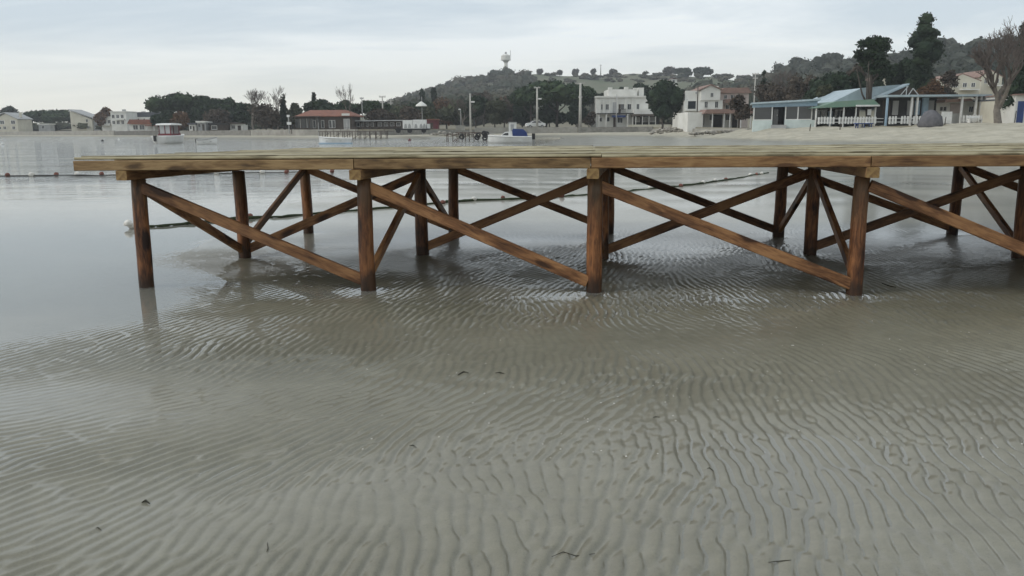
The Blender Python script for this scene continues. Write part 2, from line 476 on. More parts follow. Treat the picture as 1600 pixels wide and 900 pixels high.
def grid_mesh(name, X, Y, Zz):
    ny, nx = X.shape
    co = np.stack([X, Y, Zz], -1).reshape(-1, 3).astype(np.float32)
    i = np.arange(nx-1)[None, :] + np.arange(ny-1)[:, None]*nx
    q = np.stack([i, i+1, i+nx+1, i+nx], -1).reshape(-1, 4).astype(np.int32)
    me = bpy.data.meshes.new(name)
    me.vertices.add(len(co)); me.vertices.foreach_set('co', co.ravel())
    me.loops.add(q.size); me.loops.foreach_set('vertex_index', q.ravel())
    me.polygons.add(len(q)); me.polygons.foreach_set('loop_start', np.arange(0, q.size, 4, dtype=np.int32))
    me.polygons.foreach_set('use_smooth', np.ones(len(q), bool))
    me.update(calc_edges=True)
    return me

# sand: wet and grey low down, dry and pale above the tide line
m_sand, nt, b = new_mat('sand'); L = nt.links
geo = N(nt, 'ShaderNodeNewGeometry')
sp = N(nt, 'ShaderNodeSeparateXYZ'); L.new(geo.outputs['Position'], sp.inputs[0])
nb = N(nt, 'ShaderNodeTexNoise', inp={'Scale': 0.9, 'Detail': 5.0, 'Roughness': 0.6}); L.new(geo.outputs['Position'], nb.inputs['Vector'])
nm = N(nt, 'ShaderNodeTexNoise', inp={'Scale': 9.0, 'Detail': 6.0, 'Roughness': 0.7}); L.new(geo.outputs['Position'], nm.inputs['Vector'])
nf = N(nt, 'ShaderNodeTexNoise', inp={'Scale': 260.0, 'Detail': 3.0, 'Roughness': 0.7}); L.new(geo.outputs['Position'], nf.inputs['Vector'])
c_w = N(nt, 'ShaderNodeMix', data_type='RGBA'); c_w.inputs[6].default_value = (0.152, 0.140, 0.097, 1); c_w.inputs[7].default_value = (0.202, 0.188, 0.137, 1)
r0 = N(nt, 'ShaderNodeMapRange', inp={1: .3, 2: .7}); L.new(nb.outputs['Fac'], r0.inputs[0]); L.new(r0.outputs[0], c_w.inputs[0])
c_g = N(nt, 'ShaderNodeMix', data_type='RGBA', blend_type='MULTIPLY', inp={0: 1.0})
r1 = N(nt, 'ShaderNodeMapRange', inp={1: .2, 2: .8, 3: .72, 4: 1.24}); L.new(nf.outputs['Fac'], r1.inputs[0])
L.new(c_w.outputs[2], c_g.inputs[6]); L.new(r1.outputs[0], c_g.inputs[7])
zz = N(nt, 'ShaderNodeMath', operation='MULTIPLY_ADD', inp={1: 0.25}); L.new(nb.outputs['Fac'], zz.inputs[0]); L.new(sp.outputs['Z'], zz.inputs[2])
fl1 = N(nt, 'ShaderNodeTexNoise', inp={'Scale': 75.0, 'Detail': 4.0, 'Roughness': 0.75}); L.new(geo.outputs['Position'], fl1.inputs['Vector'])
fl2 = N(nt, 'ShaderNodeMapRange', inp={1: .60, 2: .70, 3: 1.0, 4: .62}); L.new(fl1.outputs['Fac'], fl2.inputs[0])
fl3 = N(nt, 'ShaderNodeMix', data_type='RGBA', blend_type='MULTIPLY', inp={0: 1.0}); L.new(c_g.outputs[2], fl3.inputs[6]); L.new(fl2.outputs[0], fl3.inputs[7])
ms1 = N(nt, 'ShaderNodeMapRange', inp={1: .3, 2: .7, 3: .86, 4: 1.12}); L.new(nm.outputs['Fac'], ms1.inputs[0])
ms2 = N(nt, 'ShaderNodeMix', data_type='RGBA', blend_type='MULTIPLY', inp={0: 1.0}); L.new(fl3.outputs[2], ms2.inputs[6]); L.new(ms1.outputs[0], ms2.inputs[7])
dry = N(nt, 'ShaderNodeMapRange', interpolation_type='SMOOTHSTEP', inp={1: 0.2, 2: 0.55}); L.new(zz.outputs[0], dry.inputs[0])
c_d = N(nt, 'ShaderNodeMix', data_type='RGBA'); c_d.inputs[6].default_value = (0.44, 0.405, 0.32, 1); c_d.inputs[7].default_value = (0.26, 0.235, 0.175, 1)
nd = N(nt, 'ShaderNodeTexNoise', inp={'Scale': 0.6, 'Detail': 8.0, 'Roughness': 0.75}); L.new(geo.outputs['Position'], nd.inputs['Vector'])
r2 = N(nt, 'ShaderNodeMapRange', inp={1: .4, 2: .7}); L.new(nd.outputs['Fac'], r2.inputs[0]); L.new(r2.outputs[0], c_d.inputs[0])
c_all = N(nt, 'ShaderNodeMix', data_type='RGBA'); L.new(dry.outputs[0], c_all.inputs[0]); L.new(ms2.outputs[2], c_all.inputs[6]); L.new(c_d.outputs[2], c_all.inputs[7])
L.new(c_all.outputs[2], b.inputs['Base Color'])
rr = N(nt, 'ShaderNodeMapRange', inp={3: 0.42, 4: 0.95}); L.new(dry.outputs[0], rr.inputs[0]); L.new(rr.outputs[0], b.inputs['Roughness'])
cw = N(nt, 'ShaderNodeMapRange', inp={1: 0.001, 2: 0.013, 3: 0.9, 4: 0.22}); L.new(sp.outputs['Z'], cw.inputs[0])      # film of water thins out as the sand stands higher; L.new(cw.outputs[0], b.inputs['Coat Weight'])
cd = N(nt, 'ShaderNodeMath', operation='MULTIPLY'); cdi = N(nt, 'ShaderNodeMapRange', inp={3: 1.0, 4: 0.0}); L.new(dry.outputs[0], cdi.inputs[0]); L.new(cw.outputs[0], cd.inputs[0]); L.new(cdi.outputs[0], cd.inputs[1]); L.new(cd.outputs[0], b.inputs['Coat Weight'])
b.inputs['Coat Roughness'].default_value = 0.095; b.inputs['Coat IOR'].default_value = 1.33
bp = N(nt, 'ShaderNodeBump', inp={'Strength': 0.7, 'Distance': 0.0035})
hm = N(nt, 'ShaderNodeMath', operation='MULTIPLY_ADD', inp={1: 0.25}); L.new(nf.outputs['Fac'], hm.inputs[0]); L.new(nm.outputs['Fac'], hm.inputs[2])
L.new(hm.outputs[0], bp.inputs['Height']); L.new(bp.outputs[0], b.inputs['Normal'])
ground = link('sand_flat', grid_mesh('sand_flat', MX, MY, MZ), None, m_sand)
tag(ground, 'wet rippled grey sand flat rising to a pale dry beach', None, None, 'structure')

# water: thin clear sheet at 0, waves only where it is open and deep
m_water, nt, b = new_mat('sea_water'); L = nt.links
nt.nodes.remove(b)
out = nt.nodes['Material Output']
geo = N(nt, 'ShaderNodeNewGeometry'); sp = N(nt, 'ShaderNodeSeparateXYZ'); L.new(geo.outputs['Position'], sp.inputs[0])
mpw = N(nt, 'ShaderNodeMapping'); mpw.inputs['Scale'].default_value = (0.55, 1.5, 1); L.new(geo.outputs['Position'], mpw.inputs[0])
w1 = N(nt, 'ShaderNodeTexNoise', inp={'Scale': 1.5, 'Detail': 5.0, 'Roughness': 0.6, 'Distortion': .4}); L.new(mpw.outputs[0], w1.inputs['Vector'])
w2 = N(nt, 'ShaderNodeTexNoise', inp={'Scale': 0.22, 'Detail': 3.0, 'Roughness': 0.6}); L.new(mpw.outputs[0], w2.inputs['Vector'])
op = N(nt, 'ShaderNodeMapRange', interpolation_type='SMOOTHSTEP', inp={1: 13.0, 2: 34.0, 3: 0.0006, 4: 0.12}); L.new(sp.outputs['Y'], op.inputs[0])
sh = N(nt, 'ShaderNodeMath', operation='MULTIPLY_ADD', inp={1: -0.05}); L.new(sp.outputs['Y'], sh.inputs[0]); L.new(sp.outputs['X'], sh.inputs[2])
so = N(nt, 'ShaderNodeMapRange', interpolation_type='SMOOTHSTEP', inp={1: 1.0, 2: -9.0}); L.new(sh.outputs[0], so.inputs[0])
sm = N(nt, 'ShaderNodeMath', operation='MULTIPLY'); L.new(op.outputs[0], sm.inputs[0]); L.new(so.outputs[0], sm.inputs[1])
pat = N(nt, 'ShaderNodeMapRange', inp={1: .35, 2: .65, 3: .35, 4: 1.2}); L.new(w2.outputs['Fac'], pat.inputs[0])
sm2 = N(nt, 'ShaderNodeMath', operation='MULTIPLY'); L.new(sm.outputs[0], sm2.inputs[0]); L.new(pat.outputs[0], sm2.inputs[1])
ht = N(nt, 'ShaderNodeMath', operation='MULTIPLY'); L.new(w1.outputs['Fac'], ht.inputs[0]); L.new(sm2.outputs[0], ht.inputs[1])
bpw = N(nt, 'ShaderNodeBump', inp={'Strength': 1.0, 'Distance': 1.0}); L.new(ht.outputs[0], bpw.inputs['Height'])
fres = N(nt, 'ShaderNodeFresnel', inp={'IOR': 1.33}); L.new(bpw.outputs[0], fres.inputs['Normal'])
tr = N(nt, 'ShaderNodeBsdfTransparent', inp={'Color': (0.99, 0.995, 0.99, 1)})
dfw = N(nt, 'ShaderNodeBsdfDiffuse', inp={'Color': (0.44, 0.43, 0.375, 1)})      # fine silt in the water
mxd = N(nt, 'ShaderNodeMixShader', inp={0: 0.34}); L.new(tr.outputs[0], mxd.inputs[1]); L.new(dfw.outputs[0], mxd.inputs[2])
gl = N(nt, 'ShaderNodeBsdfGlossy', inp={'Roughness': 0.03, 'Color': (1, 1, 1, 1)}); L.new(bpw.outputs[0], gl.inputs['Normal'])
mxs = N(nt, 'ShaderNodeMixShader'); L.new(fres.outputs[0], mxs.inputs[0]); L.new(mxd.outputs[0], mxs.inputs[1]); L.new(gl.outputs[0], mxs.inputs[2])
L.new(mxs.outputs[0], out.inputs['Surface'])
wm = MB().raw([(-530, -45, 0), (430, -45, 0), (430, 530, 0), (-530, 530, 0)], [(0, 1, 2, 3)])
water = wm.build('water', m_water); tag(water, 'calm shallow sea water lying over the sand', None, None, 'structure')

# ------------------------------------------------------------------ jetty
JX = Vector((math.cos(R(-5.2)), math.sin(R(-5.2)), 0)); JY = Vector((-JX.y, JX.x, 0))
J0 = POSTS[(0, 0)].copy(); J0.z = 0
def jloc(a, bb, z=0.0): return J0 + JX*a + JY*bb + Vector((0, 0, z))
def jtilt(a): return 0.0022*a                      # deck rises a little towards the beach
def jback(bb): return -0.0085*(bb+0.2)             # and falls a little towards its far side
jetty = empty('wooden_jetty', J0, 0, 'unfinished wooden jetty on brown posts with diagonal braces standing over wet sand', 'jetty')
jetty_inv = Matrix.Translation(-J0)
def beam_mesh(name, ln, w, h, ch=0.006, end=None, seed=0):
    """chamfered timber along local X from 0 to ln"""
    rn = random.Random(seed)
    a, c = w/2, h/2
    sec = [(-a+ch,-c),(a-ch,-c),(a,-c+ch),(a,c-ch),(a-ch,c),(-a+ch,c),(-a,c-ch),(-a,-c+ch)]
    nseg = max(1, int(ln/0.8))
    vs, fs = [], []
    for i in range(nseg+1):
        dy, dz = (rn.uniform(-.003,.003), rn.uniform(-.003,.003)) if 0 < i < nseg else (0, 0)
        for (y, z) in sec: vs.append((ln*i/nseg, y+dy, z+dz))
    for i in range(nseg):
        for k in range(8):
            fs.append((i*8+k, i*8+(k+1)%8, (i+1)*8+(k+1)%8, (i+1)*8+k))
    fs.append(tuple(range(7,-1,-1))); fs.append(tuple(range(nseg*8, nseg*8+8)))
    me = bpy.data.meshes.new(name); me.from_pydata(vs, [], fs); me.update()
    return me
def beam(name, p0, p1, w, h, mat, parent=jetty, end_mat=None, roll=0.0, seed=0):
    p0, p1 = Vector(p0), Vector(p1)
    d = p1-p0
    me = beam_mesh(name, d.length, w, h, seed=seed)
    me.materials.append(mat)
    if end_mat:
        me.materials.append(end_mat)
        for p in me.polygons:
            if len(p.vertices) == 8: p.material_index = 1
    o = link(name, me, parent)
    x = d.normalized(); y = Vector((0,0,1)).cross(x).normalized(); z = x.cross(y)
    M = Matrix((x, y, z)).transposed().to_4x4()
    M = Matrix.Translation(p0) @ M @ Matrix.Rotation(roll, 4, 'X')
    o.matrix_local = jetty_inv @ M
    return o
rj = random.Random(4)
Z_POST, Z_BEAR, Z_JOIST, Z_TOP = 0.985, 1.070, 1.156, 1.178
def post(p, c, r):
    """round log; a mesh along local X so the grain runs along it"""
    rad = 0.066 if r == 0 else 0.071
    n, ln = 14, Z_POST+jtilt(2*c)+jback(2*r)+0.55
    vs, fs = [], []
    ph1, ph2 = rj.uniform(0, 6), rj.uniform(0, 6)
    rows = 12
    for i in range(rows+1):
        t = i/rows
        for k in range(n):
            a = 2*math.pi*k/n
            q = rad*(1.05-0.09*t)*(1+0.03*math.sin(2*a+ph1+t*3)+0.025*math.sin(5*t*3+ph2+a))
            if t > 0.94: q *= 0.97
            vs.append((ln*t, q*math.cos(a)+0.008*math.sin(t*4+ph1), q*math.sin(a)+0.008*math.sin(t*3+ph2)))
    for i in range(rows):
        for k in range(n): fs.append((i*n+k, i*n+(k+1)%n, (i+1)*n+(k+1)%n, (i+1)*n+k))
    fs.append(tuple(range(n-1,-1,-1))); fs.append(tuple(range(rows*n, rows*n+n)))
    me = bpy.data.meshes.new('post'); me.from_pydata(vs, [], fs)
    for p_ in me.polygons: p_.use_smooth = len(p_.vertices) == 4
    me.materials.append(W_POST)
    o = link('post', me, jetty)
    lean = Matrix.Rotation(rj.uniform(-.008, .008), 4, 'Y') @ Matrix.Rotation(rj.uniform(-.008, .008), 4, 'X')
    o.matrix_local = jetty_inv @ Matrix.Translation((p.x, p.y, -0.55)) @ lean @ Matrix.Rotation(-math.pi/2, 4, 'Y') @ Matrix.Rotation(rj.uniform(0, 6), 4, 'X')
    return o
for (c, r), p in sorted(POSTS.items()): post(p, c, r)
NC = 8
for c in range(NC):                                 # bearers across the jetty, on the post heads
    p, q = POSTS[(c, 0)], POSTS[(c, 2)]
    d = (q-p); d.z = 0; d.normalize()
    zb = (Z_POST+Z_BEAR)/2 + jtilt(2*c)
    a = p - d*(0.25+rj.uniform(-.03, .03)); e = q + d*0.22
    beam('bearer', (a.x, a.y, zb), (e.x, e.y, zb+jback(4.4)), 0.10, Z_BEAR-Z_POST, W_JOIST, end_mat=W_END, seed=c)
# joists along the jetty; near edge joist in butted lengths
ends = [-0.44] + [ (POSTS[(c,0)]-J0).dot(JX)-0.03 for c in range(1, NC)] + [15.6]
for row in range(9):
    bb = -0.20 + row*0.555
    zj = (Z_BEAR+Z_JOIST)/2 + jback(bb)
    for i in range(len(ends)-1):
        a0 = ends[i] + (0.004 if i else 0); a1 = ends[i+1]-0.004
        if i == 0: a0 += row*0.045
        mat = W_PALE if (i == 0 or rj.random() < .2) else W_JOIST
        beam('joist', jloc(a0, bb, zj+jtilt(a0)), jloc(a1, bb, zj+jtilt(a1)), 0.06, Z_JOIST-Z_BEAR, mat, end_mat=W_END, seed=row*20+i)
# deck planks along the jetty
PW = 0.105
plank_me = {}
npl = 46
for k in range(npl):
    bb = -0.215 + PW*0.5 + k*(PW+0.006)
    cuts = [-0.445 + k*0.0085 + rj.uniform(-.012, .012)]
    x = rj.choice([2.1, 4.1, 3.2, 4.1])
    while x < 15.2:
        cuts.append(x + rj.uniform(-.04, .04)); x += 4.0
    cuts.append(15.6)
    for i in range(len(cuts)-1):
        ln = cuts[i+1]-cuts[i]-0.006
        key = (round(ln, 1), rj.randrange(3))
        o = beam('plank', jloc(0, 0), jloc(ln, 0), PW, Z_TOP-Z_JOIST, W_PLANK, seed=k*7+i) if key not in plank_me else None
        if o is None:
            o = bpy.data.objects.new('plank', plank_me[key]); COL.objects.link(o); o.parent = jetty
        plank_me[key] = o.data
        s = ln/max(v.co.x for v in o.data.vertices)
        up = rj.choice([0, 0, 0, .003, .006, .010, .016])
        mid = jloc(cuts[i], bb, (Z_JOIST+Z_TOP)/2 + 0.001 + jtilt(cuts[i]) + jback(bb) + up)
        o.matrix_local = jetty_inv @ Matrix.Translation(mid) @ Matrix.Rotation(R(-5.2)+rj.uniform(-.0006, .0006), 4, 'Z') @ Matrix.Rotation(-0.0022+rj.uniform(-.0007, .0007), 4, 'Y') @ Matrix.Rotation(-.0085+rj.uniform(-.05, .05), 4, 'X') @ Matrix.Diagonal((s, 1, 1, 1))
# diagonal braces; (post, end) -> (post, end), dy = offset out of the row of posts
def P3(k, top, dz=0.0): 
    p = POSTS[k]; return Vector((p.x, p.y, (Z_POST-0.055+jtilt(2*k[0])+jback(2*k[1]) if top else 0.075)+dz))
def brace(k0, t0, k1, t1, z0=0.0, z1=0.0, h=0.098, side=0.0):
    a, e = P3(k0, t0, z0), P3(k1, t1, z1)
    d = (e-a); hd = Vector((d.x, d.y, 0)).normalized(); n = Vector((hd.y, -hd.x, 0))*side
    slope = d.normalized()
    a = a + slope*0.05 + n; e = e - slope*0.05 + n
    beam('brace', a, e, 0.048, h, W_BRACE, end_mat=W_BRACE, seed=hash((k0, k1)) % 1000)
for c in range(NC-1):
    brace((c,0), True, (c+1,0), False, side=0.012)
    brace((c,1), False, (c+1,1), True)
    brace((c,2), True, (c+1,2), False)
for c in range(NC):
    f = c % 2 == 0 and c != 2
    if c == 0 or c == 2:
        brace((c,0), True, (c,1), False, h=.085)
        brace((c,1), False, (c,2), True, z0=.06, h=.085)
    elif c in (1, 3):
        brace((c,1), True, (c,0), False, z1=.04, h=.085)
        brace((c,1), True, (c,2), False, h=.085, z0=-.02)
    else:
        brace((c,0), True, (c,1), False, h=.085)
        brace((c,2), True, (c,1), False, z1=.05, h=.085)


# ------------------------------------------------------------------ far-shore materials
M_LAND = plain('scrub_ground', (0.10, 0.105, 0.05), (0.17, 0.15, 0.09), 0.95, 0.08, 6, obj=False)
M_HILL = plain('hill_grass', (0.085, 0.115, 0.05), (0.12, 0.11, 0.06), 0.95, 0.035, 7, obj=False)
M_CONC = plain('sea_wall_concrete', (0.36, 0.345, 0.31), (0.22, 0.21, 0.185), 0.9, 0.7, 7, 0.02, obj=False)
M_STONEW = plain('sea_wall_stone', (0.27, 0.26, 0.235), (0.14, 0.135, 0.12), 0.9, 1.6, 7, 0.05, obj=False)
M_DARKW = plain('sea_wall_dark', (0.17, 0.165, 0.15), (0.10, 0.095, 0.085), 0.9, 0.8, 7, 0.03, obj=False)
M_WHITE = plain('white_render', (0.72, 0.71, 0.67), (0.58, 0.57, 0.52), 0.85, 0.5, 6)
M_CREAM = plain('cream_render', (0.60, 0.57, 0.47), (0.47, 0.44, 0.36), 0.85, 0.5, 6)
M_GREYW = plain('grey_render', (0.42, 0.42, 0.41), (0.30, 0.30, 0.30), 0.85, 0.6, 6)
M_PINK = plain('pale_pink_render', (0.55, 0.47, 0.43), (0.43, 0.36, 0.33), 0.85, 0.6, 6)
M_TILE = plain('red_roof_tile', (0.26, 0.105, 0.065), (0.15, 0.065, 0.045), 0.85, 1.3, 7, 0.03)
M_TILEG = plain('faded_roof_tile', (0.30, 0.20, 0.16), (0.20, 0.13, 0.11), 0.85, 1.3, 7, 0.03)
M_SLATE = plain('dark_roof', (0.05, 0.055, 0.07), (0.085, 0.09, 0.10), 0.7, 1.5, 5)
M_DARK = plain('dark_interior', (0.022, 0.022, 0.024), (0.045, 0.042, 0.04), 0.8, 0.9, 5)  # near-black for dark fittings, and for interior shade put into the colour
M_DWOOD = plain('dark_boards', (0.045, 0.035, 0.03), (0.085, 0.065, 0.05), 0.8, 1.2, 6, 0.01)
M_BLUE = plain('blue_paint', (0.025, 0.06, 0.20), (0.02, 0.04, 0.13), 0.6, 2, 5)
M_LBLUE = plain('pale_blue_paint', (0.33, 0.45, 0.55), (0.25, 0.35, 0.44), 0.6, 1.5, 5)
M_MINT = plain('mint_paint', (0.60, 0.67, 0.65), (0.46, 0.53, 0.51), 0.75, 1.2, 6)
M_GREENR = plain('green_sheet_roof', (0.13, 0.24, 0.18), (0.20, 0.27, 0.21), 0.6, 1.2, 6)
M_SHEET = plain('pale_sheet_roof', (0.42, 0.50, 0.54), (0.30, 0.37, 0.40), 0.5, 1.4, 6)
M_WPAINT = plain('white_paint', (0.74, 0.74, 0.72), (0.58, 0.57, 0.54), 0.55, 2.5, 5, rnd=.08)
M_GALV = plain('galvanised_pole', (0.36, 0.36, 0.35), (0.27, 0.27, 0.26), 0.6, 2, 4)
M_CPOLE = plain('concrete_pole', (0.50, 0.48, 0.44), (0.36, 0.35, 0.32), 0.85, 2, 5)
M_RUST = plain('rusty_iron', (0.045, 0.032, 0.026), (0.10, 0.055, 0.035), 0.85, 5, 6)
M_BLACK = plain('black_rubber', (0.014, 0.014, 0.015), (0.03, 0.03, 0.03), 0.7, 5, 3)
M_ROCK = plain('pale_rock', (0.40, 0.37, 0.32), (0.20, 0.185, 0.16), 0.9, 1.5, 7, 0.04, rnd=.2)
M_BARK = plain('grey_bark', (0.085, 0.072, 0.06), (0.045, 0.037, 0.03), 0.95, 4, 6, 0.02)
M_PALEBARK = plain('pale_bark', (0.23, 0.20, 0.17), (0.12, 0.105, 0.09), 0.95, 4, 6, 0.02)
M_TWIG = plain('winter_twigs', (0.13, 0.105, 0.09), (0.075, 0.06, 0.052), 0.95, 2, 4, rnd=.15)
M_GLASS = glass('window_glass')
M_GLASSB = glass('blue_window_glass', (0.02, 0.035, 0.06))
M_CANVAS = plain('blue_canvas', (0.02, 0.045, 0.17), (0.015, 0.03, 0.11), 0.8, 3, 4)
M_GEL = plain('white_gelcoat', (0.76, 0.76, 0.74), (0.66, 0.65, 0.62), 0.35, 2, 4)
M_RED = plain('dark_red_paint', (0.15, 0.018, 0.025), (0.09, 0.014, 0.02), 0.5, 2, 4)
F_PINE = foliage('pine_needles', (0.010, 0.021, 0.010), (0.022, 0.040, 0.017), (0.045, 0.066, 0.028), 0.45)
F_EVER = foliage('evergreen_leaves', (0.009, 0.018, 0.010), (0.018, 0.033, 0.017), (0.034, 0.053, 0.026), 0.6)
F_OLIVE = foliage('olive_leaves', (0.026, 0.033, 0.017), (0.050, 0.056, 0.03), (0.082, 0.085, 0.048), 0.4)
F_BROWN = foliage('dry_leaves', (0.040, 0.031, 0.024), (0.068, 0.054, 0.04), (0.105, 0.082, 0.062), 0.5)
F_RUST = foliage('rust_leaves', (0.06, 0.034, 0.02), (0.11, 0.062, 0.034), (0.16, 0.095, 0.05), 0.5)
F_GREY = foliage('grey_crown', (0.06, 0.06, 0.055), (0.09, 0.088, 0.08), (0.13, 0.125, 0.112), 0.5)
F_HILLP = foliage('hill_pines', (0.020, 0.026, 0.019), (0.034, 0.040, 0.030), (0.056, 0.060, 0.046), 0.08)
F_WOOD = foliage('hillside_crowns', (0.022, 0.032, 0.020), (0.050, 0.052, 0.034), (0.088, 0.078, 0.056), 0.055)

# ------------------------------------------------------------------ land and hills behind the shore
_hx = [-1400, -600, 0, 250, 450, 560, 620, 680, 720, 760, 830, 900, 1000, 1100, 1160, 1230, 1300, 1380, 1460, 1540, 1620, 1800, 2300, 3200]
_hy = [200, 199, 197, 195, 192, 184, 172, 152, 140, 130, 121, 122, 122, 125, 130, 126, 124, 122, 114, 106, 104, 104, 108, 115]     # photograph row of the ridge
_hd = [700, 700, 650, 600, 600, 600, 590, 580, 590, 600, 600, 600, 600, 560, 500, 440, 400, 380, 360, 350, 350, 350, 350, 350]
def ridge(px):
    d = np.interp(px, _hx, _hd); y = np.interp(px, _hx, _hy)
    hor = 202.0 + (px-800)*-0.007
    return d, EYE + (hor-y)/FPX*d
def land_z(px, d):
    dl = d_land(px); dr, zr = ridge(px)
    base = np.interp(px, [700, 850, 1020, 1100, 1200, 1400, 1700], [1.55, 1.6, 1.6, 1.5, 1.25, 1.45, 1.7])
    foot = dl + 55
    t = np.clip((d-foot)/(dr-foot), 0, 1.0)
    s = t**1.35*(1-0.25*(1-t))
    z = base + (zr-base)*s
    return np.where(d > dr, zr - (d-dr)*0.05, z)
pxs = np.arange(-1400, 3201, 12.0)
rows = [0.0, 0.001] + list(np.linspace(0.03, 1.0, 40)) + [1.1, 1.3, 1.7]
PXg, Tg = np.meshgrid(pxs, rows)
DL = d_land(PXg); DR = ridge(PXg)[0]
Dg = DL + 0.35 + (DR-DL)*Tg
LZ = land_z(PXg, Dg)
LZ = LZ + np.clip(Tg*5-0.5, 0, 1)*(0.8*np.sin(PXg*.031+Dg*.05)*np.sin(Dg*.027) + .5*np.sin(PXg*.09-Dg*.02))
LZ[0] -= 4.0
ang = np.arctan((PXg-800)/(FPX*1.019))
lm = grid_mesh('hill', Dg*np.sin(ang), Dg*np.cos(ang), LZ)
m, nt, b = new_mat('land'); L = nt.links
geo = N(nt, 'ShaderNodeNewGeometry'); sp = N(nt, 'ShaderNodeSeparateXYZ'); L.new(geo.outputs['Position'], sp.inputs[0])
n1 = N(nt, 'ShaderNodeTexNoise', inp={'Scale': 0.03, 'Detail': 7.0, 'Roughness': .65}); L.new(geo.outputs['Position'], n1.inputs['Vector'])
mr = N(nt, 'ShaderNodeMapRange', inp={1: .35, 2: .65}); L.new(n1.outputs['Fac'], mr.inputs[0])
cA = N(nt, 'ShaderNodeMix', data_type='RGBA'); cA.inputs[6].default_value = (0.080, 0.098, 0.050, 1); cA.inputs[7].default_value = (0.125, 0.118, 0.072, 1); L.new(mr.outputs[0], cA.inputs[0])
hz = N(nt, 'ShaderNodeMapRange', inp={1: 2.0, 2: 9.0}); L.new(sp.outputs['Z'], hz.inputs[0])
cB = N(nt, 'ShaderNodeMix', data_type='RGBA'); cB.inputs[6].default_value = (0.19, 0.17, 0.12, 1); L.new(hz.outputs[0], cB.inputs[0]); L.new(cA.outputs[2], cB.inputs[7])
L.new(cB.outputs[2], b.inputs['Base Color']); b.inputs['Roughness'].default_value = .95
hill = link('hill', lm, None, m); tag(hill, 'low green hill and flat shore behind the bay', None, None, 'structure')
def gpos(px, d):
    """point on the land at a photograph column and distance"""
    a = math.atan((px-800)/(FPX*1.019))
    z = float(land_z(np.array(float(px)), np.array(float(d)))) if d > float(d_land(px))+0.4 else float(ground_z(d*math.sin(a), d*math.cos(a)))
    return Vector((d*math.sin(a), d*math.cos(a), z))

# ------------------------------------------------------------------ trees
def ico(sub):
    bm = bmesh.new(); bmesh.ops.create_icosphere(bm, subdivisions=sub, radius=1.0)
    bm.verts.ensure_lookup_table()
    v = np.array([x.co[:] for x in bm.verts]); f = np.array([[y.index for y in x.verts] for x in bm.faces]); bm.free()
    return v, f
ICO1, ICO2 = ico(1), ico(2)
def leaf_crown(name, lobes, leaf, n_leaf, seed, core=0.86, mat=None, parent=None):
    """rough lobes for mass plus many small leaf sprays scattered through and round them"""
    rg = np.random.default_rng(seed)
    V, Fc = [], []; nv = 0
    vol = np.array([l[1][0]*l[1][1]+l[1][0]*l[1][2] for l in lobes]); vol = vol/vol.sum()
    if core > 0:
        for c, r in lobes:
            v, f = ICO2
            rad = core*(1+0.22*rg.standard_normal(len(v)).clip(-1.6, 1.6))
            V.append(np.array(c)+v*np.array(r)*rad[:, None]); Fc += (f+nv).tolist(); nv += len(v)
    idx = rg.choice(len(lobes), n_leaf, p=vol)
    C = np.array([l[0] for l in lobes])[idx]; Rr = np.array([l[1] for l in lobes])[idx]
    d = rg.standard_normal((n_leaf, 3)); d /= np.linalg.norm(d, axis=1)[:, None]
    rad = rg.uniform(0.72, 1.16, n_leaf) if core > 0 else rg.uniform(0.2, 1.1, n_leaf)**0.6
    ctr = C + d*Rr*rad[:, None]
    u = rg.standard_normal((n_leaf, 3)); u /= np.linalg.norm(u, axis=1)[:, None]
    w = np.cross(u, rg.standard_normal((n_leaf, 3))); w /= np.linalg.norm(w, axis=1)[:, None]
    s = leaf*rg.uniform(0.5, 1.3, n_leaf)[:, None]
    q = np.stack([ctr-u*s, ctr+w*s*.55, ctr+u*s, ctr-w*s*.55], 1).reshape(-1, 3)
    V.append(q); Fc += (np.arange(n_leaf*4).reshape(-1, 4)+nv).tolist()
    me = bpy.data.meshes.new(name); me.from_pydata(np.concatenate(V).tolist(), [], Fc); me.update()
    return link(name, me, parent, mat)
def trunk_mesh(name, h, r, seed, lean=0.05, forks=(), mat=None, parent=None):
    rn = random.Random(seed); m = MB()
    pts = [(rn.uniform(-lean, lean)*h*t+0, rn.uniform(-lean, lean)*h*t, -0.4+(h+.4)*t) for t in (0, .25, .5, .75, 1)]
    m.tube(pts, [r*1.25, r, r*.85, r*.7, r*.5], 7)
    for (tx, ty, tz, z0) in forks:
        t = z0/h; b0 = Vector(pts[min(4, int(t*4))])
        m.tube([b0, (b0+Vector((tx, ty, tz)))/2+Vector((0, 0, -.15*(tz-b0.z))), (tx, ty, tz)], [r*.55, r*.42, r*.22], 5)
    return m.build(name, mat, parent, True)
